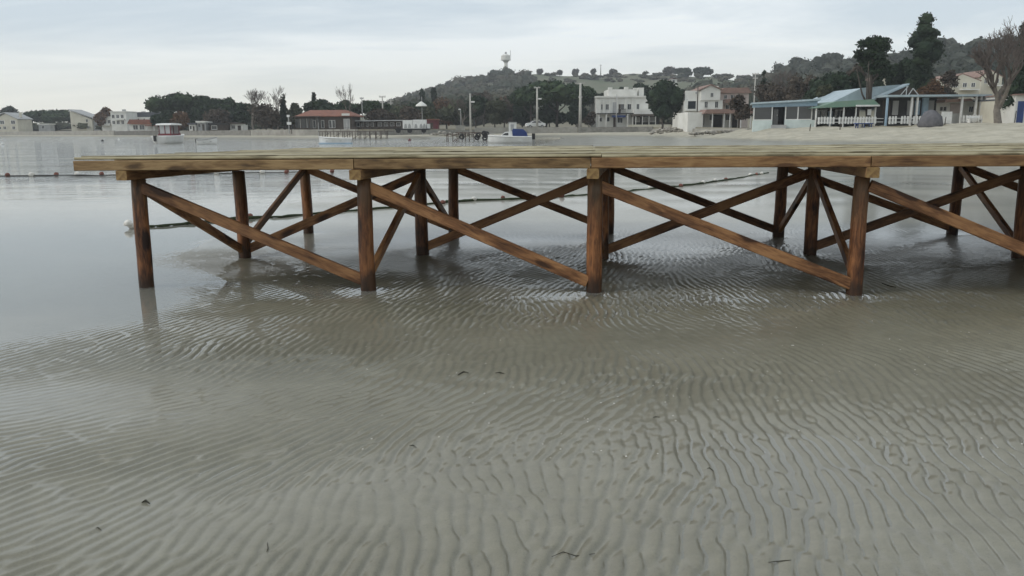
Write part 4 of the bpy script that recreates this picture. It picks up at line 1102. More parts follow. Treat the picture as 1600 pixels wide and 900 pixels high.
def B3():
    h = Bld('white_mansion', 'white two-storey mansion with parapets and dark balcony', 'mansion', 931, 200, 178)
    h.box('wall', 931, 1012, 154, 206, 0, 12, M_WHITE)
    h.box('cornice', 930, 1013, 151.5, 154, -.35, 12.2, M_WHITE)
    h.box('upper_storey', 951, 996, 141, 151.5, 1.5, 10, M_WHITE)
    for a, t in ((951, 138), (976, 137.5), (990, 139)): h.box('parapet_block', a, a+6, t, 141, 1.4, 2.4, M_WHITE)
    h.box('stair_tower', 999, 1007, 138.5, 151.5, 2, 6, M_WHITE)
    for a in (936.5, 942, 951, 963, 976, 986.5): h.box('pilaster', a, a+2, 154.2, 180, -.18, -.003, M_WHITE)
    for a, b in ((946, 950.5), (970, 974), (980, 985), (994, 998), (938.6, 941)): h.window(a, b, 164, 172, bars=1)
    h.box('loggia', 957, 963, 161, 177, -.06, -.003, M_GREYW); h.door(966, 969.5, 164, 178)
    bal = h.box('balcony', 932, 990, 177.5, 179, -1.6, -.19, M_DARK)
    m = MB()
    for k in range(22): m.box(h.X(964+k*.55), h.X(964.2+k*.55), -1.55, -1.5, h.Z(177.4), h.Z(172))
    m.box(h.X(964), h.X(976), -1.58, -1.47, h.Z(172), h.Z(171.4)).build('railing', M_DARK, bal)
    for a in (934, 945, 978, 986): h.box('porch_post', a, a+1.7, 179.1, 206, -1.5, -1.2, M_WHITE)
    for a, b in ((936, 940), (948, 952)): h.window(a, b, 184, 190, bars=0)
    h.box('awning', 955, 976, 181, 184, -1.4, -.2, M_BLUE)
    h.door(958, 962, 184, 199.5); h.window(965, 972, 185, 192)
    e = h.box('terrace_wall', 988, 1020, 172, 179.5, -2.0, 6, M_WHITE)
    h.box('terrace_canopy', 985, 1030, 179.8, 183, -4.5, -.5, M_DWOOD)
    for a in (988, 998, 1008, 1018, 1028): h.box('canopy_post', a, a+.9, 183, 206, -4.4, -4.25, M_WHITE)
    h.box('terrace_back', 989, 1029, 183.2, 206, -.9, -.6, M_DARK)
    for k in range(3): h.window(991+k*12, 998+k*12, 185, 191, -.9, bars=0, pane=M_GREYW)
    h.box('garden_wall', 975, 1040, 195.5, 206, -6, -5.7, M_CREAM)
    h = Bld('gabled_villa', 'white villa with gabled top floor behind the red porch canopy', 'villa', 1068, 190, 150)
    h.box('wall', 1068, 1128, 158, 200, 0, 10, M_WHITE)
    h.box('left_block', 1070, 1094, 143, 158, .5, 8, M_WHITE)
    h.poly('gable_wall', [(1093, 158), (1123, 158), (1123, 142), (1108, 135.5), (1093, 143)], -.3, 9, M_WHITE)
    h.gable(1093, 1123, 142.5, 1108, 135.5, -.3, 9, M_TILEG, .35, .15)
    h.box('loggia', 1074, 1086, 159, 171, -.05, -.003, M_GLASS)
    for a in (1100, 1116): h.window(a, a+4.5, 160, 169)
    h.window(1086, 1088, 145, 148, .5)
    h.window(1132-24, 1112, 147, 153, -.3)
    h.box('balcony', 1070, 1096, 171, 174, -1, -.01, M_WHITE)
    h.box('chimney', 1124, 1127, 135, 143, 3, 4, M_WHITE)
    h = Bld('tiled_house', 'pink house with faded tiled roofs right of the gabled villa', 'house', 1124, 192, 156)
    h.box('wall', 1124, 1168, 146, 202, 0, 9, M_PINK)
    h.poly('roof', [(1122, 147), (1172, 147), (1166, 139), (1128, 139)], -.4, 9, M_TILEG)
    h.poly('lower_roof', [(1126, 162), (1146, 162), (1144, 156), (1127, 157)], -2.5, -.03, M_TILEG)
    for a in (1130, 1140, 1152): h.window(a, a+4, 150, 155)
    h.window(1133, 1137.5, 165, 173)
    h = Bld('porch_cafe', 'low white cafe with dark red porch canopy on posts', 'cafe', 1074, 201, 134)
    h.box('wall', 1074, 1160, 176, 210, 2.5, 8, M_WHITE)
    h.box('side_wall', 1074, 1098, 176, 210, 0, 2.49, M_WHITE)
    h.poly('canopy', [(1095, 178.5), (1172, 178.5), (1170, 171.5), (1100, 172)], -1.5, 3, M_TILEG)
    for a in (1109, 1127, 1136, 1153, 1168): h.box('porch_post', a, a+1.2, 178.6, 210, -1.3, -1.1, M_WPAINT)
    for a, b in ((1114, 1118), (1140, 1146)): h.window(a, b, 180, 188, 2.5)
    h.door(1100, 1105, 180, 196, 2.5); h.box('opening_shade', 1120, 1134, 180, 200, 2.42, 2.49, M_DARK); h.box('opening_shade', 1150, 1158, 180, 200, 2.42, 2.49, M_DARK)  # dark slabs on the wall stand in for the shade inside two openings
B3()
def pickets(b, a0, a1, t, bt, y, mat=M_WPAINT):
    rail = b.box('fence_rail', a0, a1, t+(bt-t)*.25, t+(bt-t)*.34, y+.03, y+.07, mat)
    b.box('fence_rail', a0, a1, t+(bt-t)*.72, t+(bt-t)*.81, y+.03, y+.07, mat)
    me = None; px = a0+.5
    rp = random.Random(int(a0))
    while px < a1-2:
        if rp.random() < .9:
            w, hh = b.k*3.0, (bt-t)*b.k
            if me is None:
                me = MB().prism([(0, 0), (w, 0), (w, hh*.93), (w/2, hh), (0, hh*.93)], 0, .029).mesh('picket'); me.materials.append(mat)
            o = link('picket', me, b.root); o.location = (b.X(px), y, b.Z(bt)+rp.uniform(-.02, .02)); o.rotation_euler = (0, rp.uniform(-.03, .03), 0)
        px += 4.6
def B4():
    h = Bld('glazed_pavilion', 'mint and white pavilion glazed along its front above the beach', 'pavilion', 1176, 202, 97, rz=R(-15))
    h.box('plinth', 1176, 1204.6, 188.5, 206, 0, .25, M_MINT, down=.5); h.box('plinth', 1222.6, 1268, 188.5, 206, 0, .25, M_MINT, down=.5)
    h.box('back_wall', 1178, 1268, 166, 206, 3.5, 3.7, M_LBLUE, down=.5)
    h.box('side_wall', 1176, 1177.5, 188.5, 206, .26, 3.49, M_MINT, down=.5); h.box('side_pane', 1176.3, 1176.9, 168, 188.4, .26, 3.49, M_GLASS); h.box('side_mullion', 1176.1, 1177.2, 166, 188.4, 1.8, 1.95, M_WPAINT); h.box('side_wall', 1266.3, 1268, 166, 206, .26, 3.49, M_MINT, down=.5)
    h.poly('fascia', [(1174, 169), (1269, 167.5), (1269, 160), (1174, 164)], -.05, .2, M_LBLUE)
    h.poly('roof', [(1172, 164), (1273, 159.8), (1273, 157), (1172, 161.6)], -.6, 4.0, M_SHEET)
    for a in (1176, 1203, 1222.8, 1241, 1261, 1267): h.box('mullion', a, a+1.6, 168.3, 188.4, .02, .18, M_WPAINT)
    for a, b in ((1177.8, 1202.8), (1224.6, 1240.8), (1242.8, 1260.8), (1262.8, 1266.8)): h.box('pane', a, b, 168.4, 188.4, .08, .10, M_GLASS)
    h.box('rail', 1177.8, 1202.8, 187, 188.4, .03, .07, M_WPAINT); h.box('rail', 1224.6, 1260.8, 187, 188.4, .03, .07, M_WPAINT)
    h.box('doorway_shade', 1205, 1222.5, 168.4, 196, 1.4, 1.5, M_DARK); h.door(1206, 1213, 172, 195, .3, M_GLASS)  # dark sheet inside the entrance stands in for indoor shade
    h.box('door_step', 1203, 1225, 195.5, 203, -.8, -.01, M_GREYW, down=.5)
    h = Bld('green_roofed_terrace', 'cafe terrace with green sheet roof and white picket fence', 'terrace', 1270, 197, 96)
    h.poly('roof', [(1266, 170), (1368, 166.5), (1356, 157), (1300, 160)], -.8, 5.2, M_GREENR)
    for a in (1270.5, 1293, 1313, 1332, 1362): h.box('post', a, a+1.4, 169, 204, -.6, -.4, M_WPAINT, down=.3)
    h.box('back_wall', 1271, 1366, 170, 204, 4.6, 4.9, M_DARK, down=.3)
    for a in (1276, 1300, 1330): h.window(a, a+14, 172, 183, 4.6, M_WPAINT, M_GLASS)
    h.door(1318, 1325, 173, 196, 4.6, M_LBLUE)
    h.box('notice', 1351, 1357, 172, 181, -.45, -.42, M_WPAINT); h.box('side_beam', 1330, 1366, 165.5, 168, -1.0, -.82, M_WPAINT)
    pickets(h, 1272, 1374, 183, 194, -.9)
    h = Bld('sheet_roofed_hall', 'long cafe hall with pale sheet gable roof and white truss', 'hall', 1372, 197, 98)
    h.poly('roof', [(1312, 160), (1376, 155), (1424, 134), (1421, 132), (1360, 137)], 3.0, 13, M_SHEET)
    h.poly('roof_edge', [(1372, 157), (1425, 134), (1425, 131.5), (1372, 154.5)], 1.4, 2.9, M_SHEET)
    h.poly('gable', [(1376, 156), (1448, 152), (1425, 135)], 1.6, 1.9, M_DWOOD)
    for a, b in (((1422, 134), (1422, 152)), ((1424, 136), (1411, 152)), ((1432, 139), (1424, 152)), ((1432, 139), (1442, 150))):
        MB().tube([(h.X(a[0]), 1.5, h.Z(a[1])), (h.X(b[0]), 1.5, h.Z(b[1]))], .05, 6).build('truss_bar', M_WPAINT, h.root)
    h.box('canopy', 1372, 1532, 150.5, 153.5, -1.6, 1.3, M_SHEET)
    for a in (1374, 1411.5, 1420, 1488.5, 1510, 1517.5): h.box('column', a, a+2.2, 153.6, 204, -1.4, -1.15, M_WPAINT if a > 1380 else M_LBLUE, down=.2)
    h.box('back_wall', 1375, 1470, 153.6, 204, 1.35, 1.55, M_DARK, down=.2)  # near-black colour carries the shade under the hall roof
    h.box('white_wall', 1470.2, 1552, 156, 204, 1.35, 1.55, M_WHITE, down=.2)
    for a, b, m_ in ((1385, 1397, M_DWOOD), (1401, 1410, M_GREYW), (1424, 1434, M_GREYW), (1436, 1444, M_LBLUE), (1456, 1466, M_GREYW)):
        h.box('wall_panel', a, b, 158, 180, 1.27, 1.345, m_)
    h.box('blue_pillar', 1446, 1454.5, 153.6, 188, .9, 1.2, M_LBLUE)
    h.box('pink_wall', 1492, 1511, 163, 178, 1.27, 1.345, M_PINK)
    h.window(1476, 1486, 168, 174, 1.35, pane=M_GLASS); h.window(1522, 1528, 168, 176, 1.35, pane=M_GLASSB)
    h.poly('side_roof', [(1468, 162), (1512, 160), (1508, 156), (1470, 157)], -.6, 1.3, M_TILEG)
    h.box('counter', 1530, 1547, 156.5, 178, 0, 1.3, M_WHITE)
    pickets(h, 1375, 1441, 182, 194, -1.9); pickets(h, 1488, 1545, 181, 192, -1.9)
    h = Bld('notice_board', 'large blank white board standing beside the grey covered mound', 'board', 1470, 194, 94)
    h.box('board', 1470, 1486.5, 175, 193, 0, .05, M_WPAINT); h.box('leg', 1471, 1472, 193, 199, 0, .05, M_GALV); h.box('leg', 1484.5, 1485.5, 193, 199, 0, .05, M_GALV)
    h = Bld('white_bench', 'white bench on the beach terrace left of the spreading bare tree', 'bench', 1511, 192, 93)
    h.box('seat', 1511, 1532, 185.5, 187, -.4, .1, M_WPAINT); h.box('backrest', 1511, 1532, 181.5, 184.5, .11, .16, M_WPAINT)
    for a in (1512, 1530): h.box('leg', a, a+1.4, 187, 194, -.35, .05, M_WPAINT)
    h = Bld('seaside_house', 'white house with blue door cut by the right picture edge', 'house', 1583, 194, 97)
    h.box('wall', 1583, 1660, 150, 204, 0, 7, M_WHITE); h.box('roof', 1581, 1664, 148, 150, -.4, 7.4, M_TILEG)
    d = h.box('door', 1587, 1597, 159, 194, -.06, -.003, M_BLUE); h.window(1606, 1620, 162, 174); h.window(1630, 1644, 162, 174)
    h = Bld('low_wall_house', 'small white building behind the trunk of the spreading bare tree', 'house', 1553, 193, 99)
    h.box('wall', 1553, 1580, 158, 203, 0, 4, M_CREAM); h.box('roof', 1552, 1581, 156, 158, -.3, 4.2, M_SLATE); h.window(1556, 1560, 165, 175); h.window(1566, 1572, 165, 175, bars=2)
    # houses up the right-hand slope
    for a, b, t, bt, d, lab in ((1480, 1528, 118, 160, 150, 'pale stone house with dormer behind the long cafe hall'), (1530, 1562, 112, 158, 158, 'pale house with broken tiled roof behind the bare tree'),
                                (1452, 1476, 125, 158, 146, 'small pale house between the tallest conifer and the stone house'), (1366, 1392, 122, 150, 150, 'cream house showing between the open pine and the conifer')):
        h = Bld('hillside_house', lab, 'house', a, bt, d)
        w = b-a
        h.box('wall', a, b, t+10, bt+14, 0, 8, M_CREAM)
        h.poly('gable_wall', [(a, t+10), (b, t+10), (a+w*.42, t)], 0, .4, M_CREAM)
        h.gable(a, b, t+10, a+w*.42, t, .41, 8, M_TILEG, .3, .15)
        for q in (.15, .45, .72): h.window(a+w*q, a+w*(q+.12), t+13, t+19)
        h.box('balcony', a+w*.35, a+w*.9, t+22, t+24, -1, -.01, M_WHITE)
    for a, b, t, bt, d, lab in ((640, 660, 158, 166, 300, 'small white house among the trees left of the two conifers'), (1048, 1058, 122, 128, 380, 'tiny white house on the open hill below the ridge clump'), (790, 802, 164, 176, 215, 'white house half hidden left of the pine grove')):
        h = Bld('slope_cottage', lab, 'house', a, bt, d)
        h.box('wall', a, b, t+2, bt+8, 0, 5, M_WHITE); h.gable(a, b, t+2.5, (a+b)/2, t, 0, 5, M_TILEG, .3, .12); h.window(a+(b-a)*.3, a+(b-a)*.6, t+3, t+6)
B4()

# ------------------------------------------------------------------ sea walls
def sea_wall(label, p0, p1, top, mat, th=.45, name='sea_wall', off=0.0, base=-1.2, step=20):
    """follows the land edge between two photograph columns; top = rows above the land edge in metres"""
    n = max(2, int((p1-p0)/step)+1); pts = []
    for px in np.linspace(p0, p1, n):
        d = float(d_land(px))-off; a = math.atan((px-800)/(FPX*1.019)); pts.append(Vector((d*math.sin(a), d*math.cos(a), 0)))
    c = pts[n//2].copy(); m = MB(); vs = []; fs = []
    for i, p in enumerate(pts):
        t = (pts[min(i+1, n-1)]-pts[max(i-1, 0)]).normalized(); nn = Vector((t.y, -t.x, 0))
        q = p-c
        vs += [q+nn*th/2+Vector((0, 0, base)), q-nn*th/2+Vector((0, 0, base)), q-nn*th/2+Vector((0, 0, top)), q+nn*th/2+Vector((0, 0, top))]
    for i in range(n-1):
        a = i*4
        for k in range(4): fs.append((a+k, a+4+k, a+4+(k+1)%4, a+(k+1)%4))
    fs += [(3, 2, 1, 0), tuple((n-1)*4+k for k in range(4))]
    o = m.raw(vs, fs).build(name, mat); o.location = c
    return tag(o, label, 'sea wall')
sea_wall('pale concrete sea wall along the farthest left shore', -700, 181, 1.75, M_CONC)
sea_wall('dark sea wall below the red-roofed cottage', 182, 262, 1.6, M_DARKW)
sea_wall('brown concrete sea wall below the largest umbrella pine', 263, 394, 1.55, M_STONEW)
sea_wall('whitewashed scribbled sea wall before the waterfront restaurant', 395, 560, 1.6, M_CONC)
sea_wall('grey low sea wall behind the timber pier', 561, 742, 1.35, M_STONEW)
sea_wall('smooth pale concrete sea wall below the pine grove', 743, 904, 1.75, M_CONC)
sea_wall('rough stone sea wall before the white mansion', 905, 1022, 1.7, M_STONEW)
sea_wall('short concrete kerb wall below the white cafe', 1023, 1172, 1.3, M_CONC, step=15)

# ------------------------------------------------------------------ poles, tower, car
def pole(name, label, px, pt, d, r, mat, arm=None, lamp=None, cat='pole', group=None):
    g = gpos(px, d); top = at_y(px, pt, g.y).z-g.z; k = mpp(g.y)
    root = empty(name, g, 0, label, cat, group)
    MB().tube([(0, 0, -.5), (0, 0, top*.5), (0, 0, top)], [r*1.25, r, r*.75], 8).build('shaft', mat, root, True)
    if arm:
        for (hw, z) in arm:
            a = MB().box(-hw*k, hw*k, -.06, .06, top-z*k-.08, top-z*k+.08).build('crossarm', mat, root)
            m = MB()
            for s in (-.9, -.5, .5, .9): m.lathe([(.03, 0), (.06, .06), (.06, .16), (.02, .2)], 6, (s*hw*k, 0, top-z*k+.085))
            m.build('insulator', M_GALV, a)
    if lamp:
        side, z = lamp
        MB().tube([(0, 0, top-z*k), (side*2*k, -.1, top-z*k+.9*k), (side*4*k, -.2, top-z*k+.6*k)], .05, 6).build('lamp_arm', mat, root)
        MB().box(side*3*k-.25, side*5*k+.25, -.4, 0, top-z*k+.2*k, top-z*k+.2*k+.25).build('lamp_head', M_WPAINT, root)
    return root
pole('lamp_pole', 'slim concrete lamp pole left of the pine grove', 737, 146, 160.5, .17, M_CPOLE, None, (1, 14), 'lamp pole')
pole('utility_pole', 'concrete pole with short crossarm in front of the pine grove', 841, 136, 166.5, .2, M_CPOLE, [(5, 1)], (1, 19))
pole('utility_pole', 'thick concrete pole with wide crossarm left of the white mansion', 908, 129.5, 166.5, .27, M_CPOLE, [(7, 1), (3, 22)], None)
pole('lamp_pole', 'thin grey lamp pole in front of the white mansion', 964.5, 147, 166.5, .1, M_GALV, None, None, 'lamp pole')
pole('telegraph_pole', 'tall telegraph pole with twin arms behind the sheds', 601, 150, 172, .14, M_CPOLE, [(5, 1.5), (4, 10)])
pole('telegraph_pole', 'farther telegraph pole right of the twin-arm one', 614, 155, 230, .14, M_CPOLE, [(5, 1.5), (3.5, 6)])
pole('lamp_post', 'short lamp post among bushes left of the slim lamp pole', 722, 171, 164, .07, M_GALV, None, (-.4, 1), 'lamp post')
pole('flagpole', 'thin mast rising from the hill ridge', 939, 101, 590, .32, M_GALV, [(2.2, 1)], None, 'mast')
pole('utility_pole', 'pole with crossarms above the villa with tiled roof', 1178, 114, 170, .14, M_CPOLE, [(5, 2), (4, 8)])
pole('utility_pole', 'thin wooden pole before the gabled villa', 1090, 134, 136, .1, M_BARK, None, None)
pole('utility_pole', 'distant pole behind the bare poplar', 569, 152, 185, .1, M_GALV, [(3, 2)])
g = gpos(662, 146); k = mpp(g.y)
ps = empty('beach_parasol', g, 0, 'pale flat parasol on a mast above the white trailer', 'parasol')
tp = at_y(662, 151, g.y).z-g.z
MB().tube([(0, 0, -.4), (0, 0, tp)], .055, 6).build('mast', M_GALV, ps)
cp = at_y(662, 166, g.y).z-g.z
MB().lathe([(9*k, 0), (8*k, .25), (2*k, .75), (.06, .85), (.05, .7), (8*k, .12)], 12, (-.9*k, 0, cp)).build('canopy', M_WHITE, ps)

g = gpos(793, 596); k = mpp(g.y)
wt = empty('water_tower', g, 0, 'pale concrete water tower with flared tank on the hilltop', 'water tower')
Zt = lambda py: at_y(793, py, g.y).z-g.z
MB().lathe([(5.2*k, -1), (4.3*k, Zt(112)), (3.0*k, Zt(103)), (2.7*k, Zt(98))], 18).build('shaft', M_WHITE, wt, True)
MB().lathe([(2.8*k, Zt(98)), (4.5*k, Zt(95.5)), (7.6*k, Zt(94))], 20).build('flare', M_WHITE, wt, True)
tk = MB().lathe([(7.9*k, Zt(94)), (8.1*k, Zt(93.3)), (7.4*k, Zt(93)), (7.2*k, Zt(88)), (7.5*k, Zt(87.6)), (7.3*k, Zt(87)), (3*k, Zt(84.6))], 20).build('tank', M_WHITE, wt)
MB().lathe([(1.7*k, Zt(85)), (1.6*k, Zt(81.8)), (.5*k, Zt(81))], 10).build('cupola', M_GREYW, tk)
MB().tube([(7*k, 0, Zt(88)), (7.1*k, 0, Zt(78.5))], .18, 5).build('antenna', M_GALV, tk)

def car(label, px, d, rz, mat):
    g = gpos(px, d); root = empty('parked_car', g, rz, label, 'car')
    prof = [(-2.0, .35), (-1.98, .75), (-1.8, .95), (-1.15, 1.02), (-.55, 1.42), (.75, 1.45), (1.45, 1.05), (1.98, .92), (2.02, .4)]
    m = MB(); w = .82; vs = []
    for s in (-1, -.93, .93, 1):
        for (x, z) in prof:
            inset = 1.0 if z < 1.1 else .8
            vs.append((x*(1 if abs(s) < 1 else .985), s*w*inset, z if abs(s) < 1 else .35+(z-.35)*.97))
    n = len(prof); fs = [tuple(range(n))[::-1], tuple(range(3*n, 4*n))]
    for j in range(3):
        for i in range(n): fs.append((j*n+i, j*n+(i+1)%n, (j+1)*n+(i+1)%n, (j+1)*n+i))
    m.raw(vs, fs).build('body', mat, root)
    for s in (-1, 1):
        MB().prism([(-1.0, 1.04), (-.5, 1.36), (.7, 1.38), (1.25, 1.06)], s*.80-.012, s*.80+.012).build('side_window', M_GLASS, root)
        for x in (-1.25, 1.25):
            wv = MB().lathe([(.2, -.1), (.31, -.1), (.31, .1), (.2, .1)], 14).build('wheel', M_BLACK, root); wv.rotation_euler = (math.pi/2, 0, 0); wv.location = (x, s*.76, .31)
            hb = MB().lathe([(.02, -.105), (.19, -.105), (.19, .105), (.02, .105)], 10).build('rim', M_GALV, wv)
        MB().box(-2.02, -1.9, s*.6-.14, s*.6+.14, .68, .82).build('headlight', M_GLASS, root)
        MB().box(1.93, 2.03, s*.62-.12, s*.62+.12, .72, .86).build('tail_light', M_RED, root)
    MB().raw([(-1.2, -.66, 1.06), (-1.2, .66, 1.06), (-.62, .6, 1.41), (-.62, -.6, 1.41)], [(0, 1, 2, 3)]).build('windscreen', M_GLASS, root)
    return root
car('white hatchback parked on the road below the pine grove', 838, 168, R(12), M_GEL)
# concrete blocks and kiosk on the shore
h = Bld('concrete_block', 'pale concrete block on the sea wall end left of the wrecked pier', 'block', 712, 204, 150)
h.box('block', 712, 726, 197, 204, 0, 1.2, M_CONC); h.box('cap', 711.4, 726.6, 196.2, 196.99, -.1, 1.3, M_CONC)
h = Bld('kiosk', 'white box kiosk just behind the blue canopied motorboat', 'kiosk', 795, 205, 150)
h.box('wall', 795, 807, 192, 206, 0, 1.4, M_WPAINT); h.box('roof', 794.2, 808, 191, 192, -.15, 1.5, M_GREYW); h.door(798, 803, 194.5, 205, 0, M_GREYW)

def rock_pile(label, px0, px1, d, hmax, n, seed, mat=M_ROCK):
    rn = random.Random(seed); c = gpos((px0+px1)/2, d-.6); root = empty('rock_pile', c, 0, label, 'rocks')
    V = []; F = []; nv = 0; rg = np.random.default_rng(seed); W = (px1-px0)/2*mpp(d)
    for i in range(n):
        s = rn.uniform(.1, .3); x = rn.uniform(-1, 1)*W; zt = rn.random()*hmax*(1-(x/W)**2)
        v, f = ICO1; V.append(v*np.array([s*rn.uniform(.8, 1.5), s, s*rn.uniform(.5, .9)])*(1+.25*rg.standard_normal((len(v), 1)).clip(-1, 1))+np.array([x, rn.uniform(-1, 1), zt])); F += (f+nv).tolist(); nv += len(v)
    me = bpy.data.meshes.new('rocks'); me.from_pydata(np.concatenate(V).tolist(), [], F); me.update()
    o = link('rocks', me, root, mat); o['kind'] = 'stuff'
rock_pile('heap of pale boulders behind the wrecked iron pier', 704, 748, 146, .8, 60, 1)
rock_pile('pile of pale rubble on the beach before the round evergreen', 1018, 1076, 138, .9, 150, 2)
rock_pile('grey rubble scattered before the red porch canopy', 1080, 1172, 109, .35, 130, 3)
rock_pile('rubble heap by the grey shed right of the white trailer', 672, 712, 150, .7, 50, 4)
# covered mound and odds and ends on the beach
def lump(name, label, cat, px, d, wx, hz, mat, seed, py=None):
    rg = np.random.default_rng(seed); v, f = ICO2; g = gpos(px, d)
    vv = v.copy(); vv[:, 2] = np.where(vv[:, 2] < 0, vv[:, 2]*.3, vv[:, 2])
    vv = vv*np.array([wx, wx*.8, hz])*(1+.05*rg.standard_normal((len(v), 1)))
    me = bpy.data.meshes.new(name); me.from_pydata(vv.tolist(), [], f.tolist()); smooth(me)
    o = link(name, me, None, mat); o.location = g+Vector((0, 0, .1)); return tag(o, label, cat)
M_TARP = plain('grey_tarpaulin', (0.15, 0.145, 0.155), (0.09, 0.088, 0.095), 0.8, 2.5, 6, 0.05)
lump('covered_mound', 'grey tarpaulin-covered mound on the beach before the cafe fence', 'mound', 1455, 88, 1.15, 1.5, M_TARP, 3)

h = Bld('beach_table', 'dark blue trestle table standing on the sand before the cafe fence', 'table', 1336, 199, 90)
h.box('tabletop', 1336, 1362, 192.5, 194, -.4, .4, M_BLUE)
for a in (1338, 1348, 1359): h.box('leg', a, a+1.2, 194.05, 203, -.3, -.2, M_BLUE); h.box('leg', a, a+1.2, 194.05, 203, .2, .3, M_BLUE)
h.box('folded_cloth', 1354, 1358, 190.5, 192.45, -.1, .2, M_WPAINT)
for px, t, bt_, lab in ((1265, 196, 208, 'short dark stake in the sand below the glazed pavilion'), (1312, 198, 206, 'short dark stake in the sand below the picket fence'), (1475, 194, 206, 'thin dark stake in the sand right of the covered mound'), (1583, 190, 210, 'leaning dark stake in the sand near the right edge')):
    p = at_y(px, bt_, 82); g_ = float(ground_z(p.x, p.y)); o = MB().tube([(0, 0, -.4), (.02, 0, .4), (.06, 0, (bt_-t)*mpp(82))], [.05, .05, .04], 6).build('beach_stake', M_BARK); o.location = (p.x, p.y, g_); tag(o, lab, 'stake')

# ------------------------------------------------------------------ boats
def hull(parent, L_, B_, Hh, mat, band=None, tw=.8, sheer=.25):
    """open hull, bow towards +X; sections along the length"""
    n = 9; vs = []; fs = []; m = 7
    for i in range(n):
        t = i/(n-1); x = -L_/2+L_*t
        w = B_/2*(tw+(1-tw)*min(1, t*2.5) if t < .5 else max(0.02, (1-((t-.5)/.5)**2.2)))
        top = Hh*(1+sheer*t*t); keel = -.25*Hh*(1 if t < .8 else 1-(t-.8)*4)
        for k in range(m):
            a = -1+2*k/(m-1)
            y = w*math.copysign(abs(a)**.6, a) if abs(a) < 1 else w*a
            z = keel+(top-keel)*abs(a)**2.2
            vs.append((x, y, z))
    for i in range(n-1):
        for k in range(m-1): fs.append((i*m+k, (i+1)*m+k, (i+1)*m+k+1, i*m+k+1))
    fs.append(tuple(range(m-1, -1, -1))[::-1])
    h = MB().raw(vs, fs).build('hull', mat, parent, True)
    dk = MB().raw([(vs[i*m][0], vs[i*m][1]*.92, vs[i*m][2]-.12*Hh) for i in range(n)]+[(vs[i*m+m-1][0], vs[i*m+m-1][1]*.92, vs[i*m+m-1][2]-.12*Hh) for i in range(n)],
                  [(i, i+1, n+i+1, n+i) for i in range(n-1)]).build('deck', M_GEL, h)
    if band:
        MB().tube([Vector(vs[i*m])+Vector((0, -.02, 0)) for i in range(n)], .06, 5).build('rubbing_strake', band, h)
        MB().tube([Vector(vs[i*m+m-1])+Vector((0, .02, 0)) for i in range(n)], .06, 5).build('rubbing_strake', band, h)
    return h
p = at_z(797, 223.5); p.z = 0
bt = empty('motor_boat', p, R(180-4), 'white motorboat with dark blue canvas canopy moored by the pier', 'motorboat'); bt.scale = (1.05, 1.0, 1.0)
hull(bt, 4.3, 1.7, .62, M_GEL, M_GEL)
MB().prism([(-.3, .5), (1.05, .62), (.45, 1.12), (-.3, 1.2)], -.55, .55).build('cabin', M_GEL, bt)
MB().prism([(.12, .78), (.75, .80), (.42, 1.02), (.12, 1.04)], -.565, .565).build('cabin_window', M_GLASS, bt)
cn = MB().prism([(-1.75, .55), (-.3, .62), (-.25, 1.25), (-.35, 1.45), (-1.3, 1.38), (-1.6, 1.1)], -.68, .68).build('canopy', M_CANVAS, bt)
for k in (-1.25, -.8): MB().box(k, k+.22, -.692, -.681, .85, 1.2).build('canopy_window', M_GREYW, cn)
MB().tube([(1.3, -.4, .75), (1.9, -.15, .95), (2.2, 0, .9), (1.9, .15, .95), (1.3, .4, .75)], .02, 5).build('bow_rail', M_GALV, bt)
ob = MB().box(-2.45, -2.15, -.16, .16, .35, .95).build('outboard_motor', M_BLACK, bt); MB().box(-2.38, -2.25, -.05, .05, -.3, .34).build('drive_leg', M_GALV, ob)
p = at_z(268, 223.5); p.z = 0
bt = empty('cabin_boat', p, R(80), 'white fishing boat with dark red framed wheelhouse seen from astern', 'boat'); bt.scale = (1, 1, 1.25)
hull(bt, 5.2, 2.4, .66, M_GEL, M_GEL)
m = MB()
for s in (-.78, -.05, .72):
    for x in (-1.2, .6): m.box(x, x+.1, s, s+.08, .5, 1.72)
m.build('wheelhouse_posts', M_RED, bt)
MB().box(-1.25, .75, -.85, .85, .5, .74).build('wheelhouse_base', M_GEL, bt); MB().box(-1.27, .77, -.87, .87, .741, .92).build('wheelhouse_sill', M_RED, bt)
for (a, b_) in ((-.69, -.06), (.04, .71)):
    MB().box(-1.16, -1.14, a, b_, .93, 1.7).build('wheelhouse_window', M_GREYW, bt); MB().box(.64, .66, a, b_, .93, 1.7).build('wheelhouse_window', M_GREYW, bt)
MB().prism([(-1.45, 1.73), (.95, 1.73), (.9, 1.86), (-.2, 1.92), (-1.4, 1.86)], -1.0, 1.0).build('wheelhouse_roof', M_WPAINT, bt)
MB().box(-2.75, -2.45, .3, .6, .2, .75).build('outboard_motor', M_BLACK, bt)
p = at_z(324, 225.5); p.z = 0
bt = empty('dinghy', p, R(8), 'small white dinghy with outboard floating right of the cabin boat', 'dinghy')
hull(bt, 2.1, 1.0, .5, M_GEL, M_GREYW, .9, .5)
MB().box(-.35, -.05, -.42, .42, .22, .28).build('thwart', M_GREYW, bt); MB().box(.3, .55, -.38, .38, .26, .32).build('thwart', M_GREYW, bt)
MB().box(-1.2, -.98, -.12, .12, .15, .6).build('outboard_motor', M_BLACK, bt)
p = at_z(524, 224.5); p.z = 0
bt = empty('rowing_boat', p, R(180-3), 'white rowing boat with blue waterline anchored before the timber pier', 'rowing boat')
hull(bt, 3.5, 1.2, .56, M_GEL, M_GEL, .75, .3)
bl = MB().prism([(-1.75, -.08), (1.6, -.08), (1.68, .10), (-1.76, .10)], -.53, .50); bl.build('waterline_band', M_LBLUE, bt)
for x in (-.8, 0, .7): MB().box(x, x+.2, -.5, .5, .27, .32).build('thwart', M_GREYW, bt)
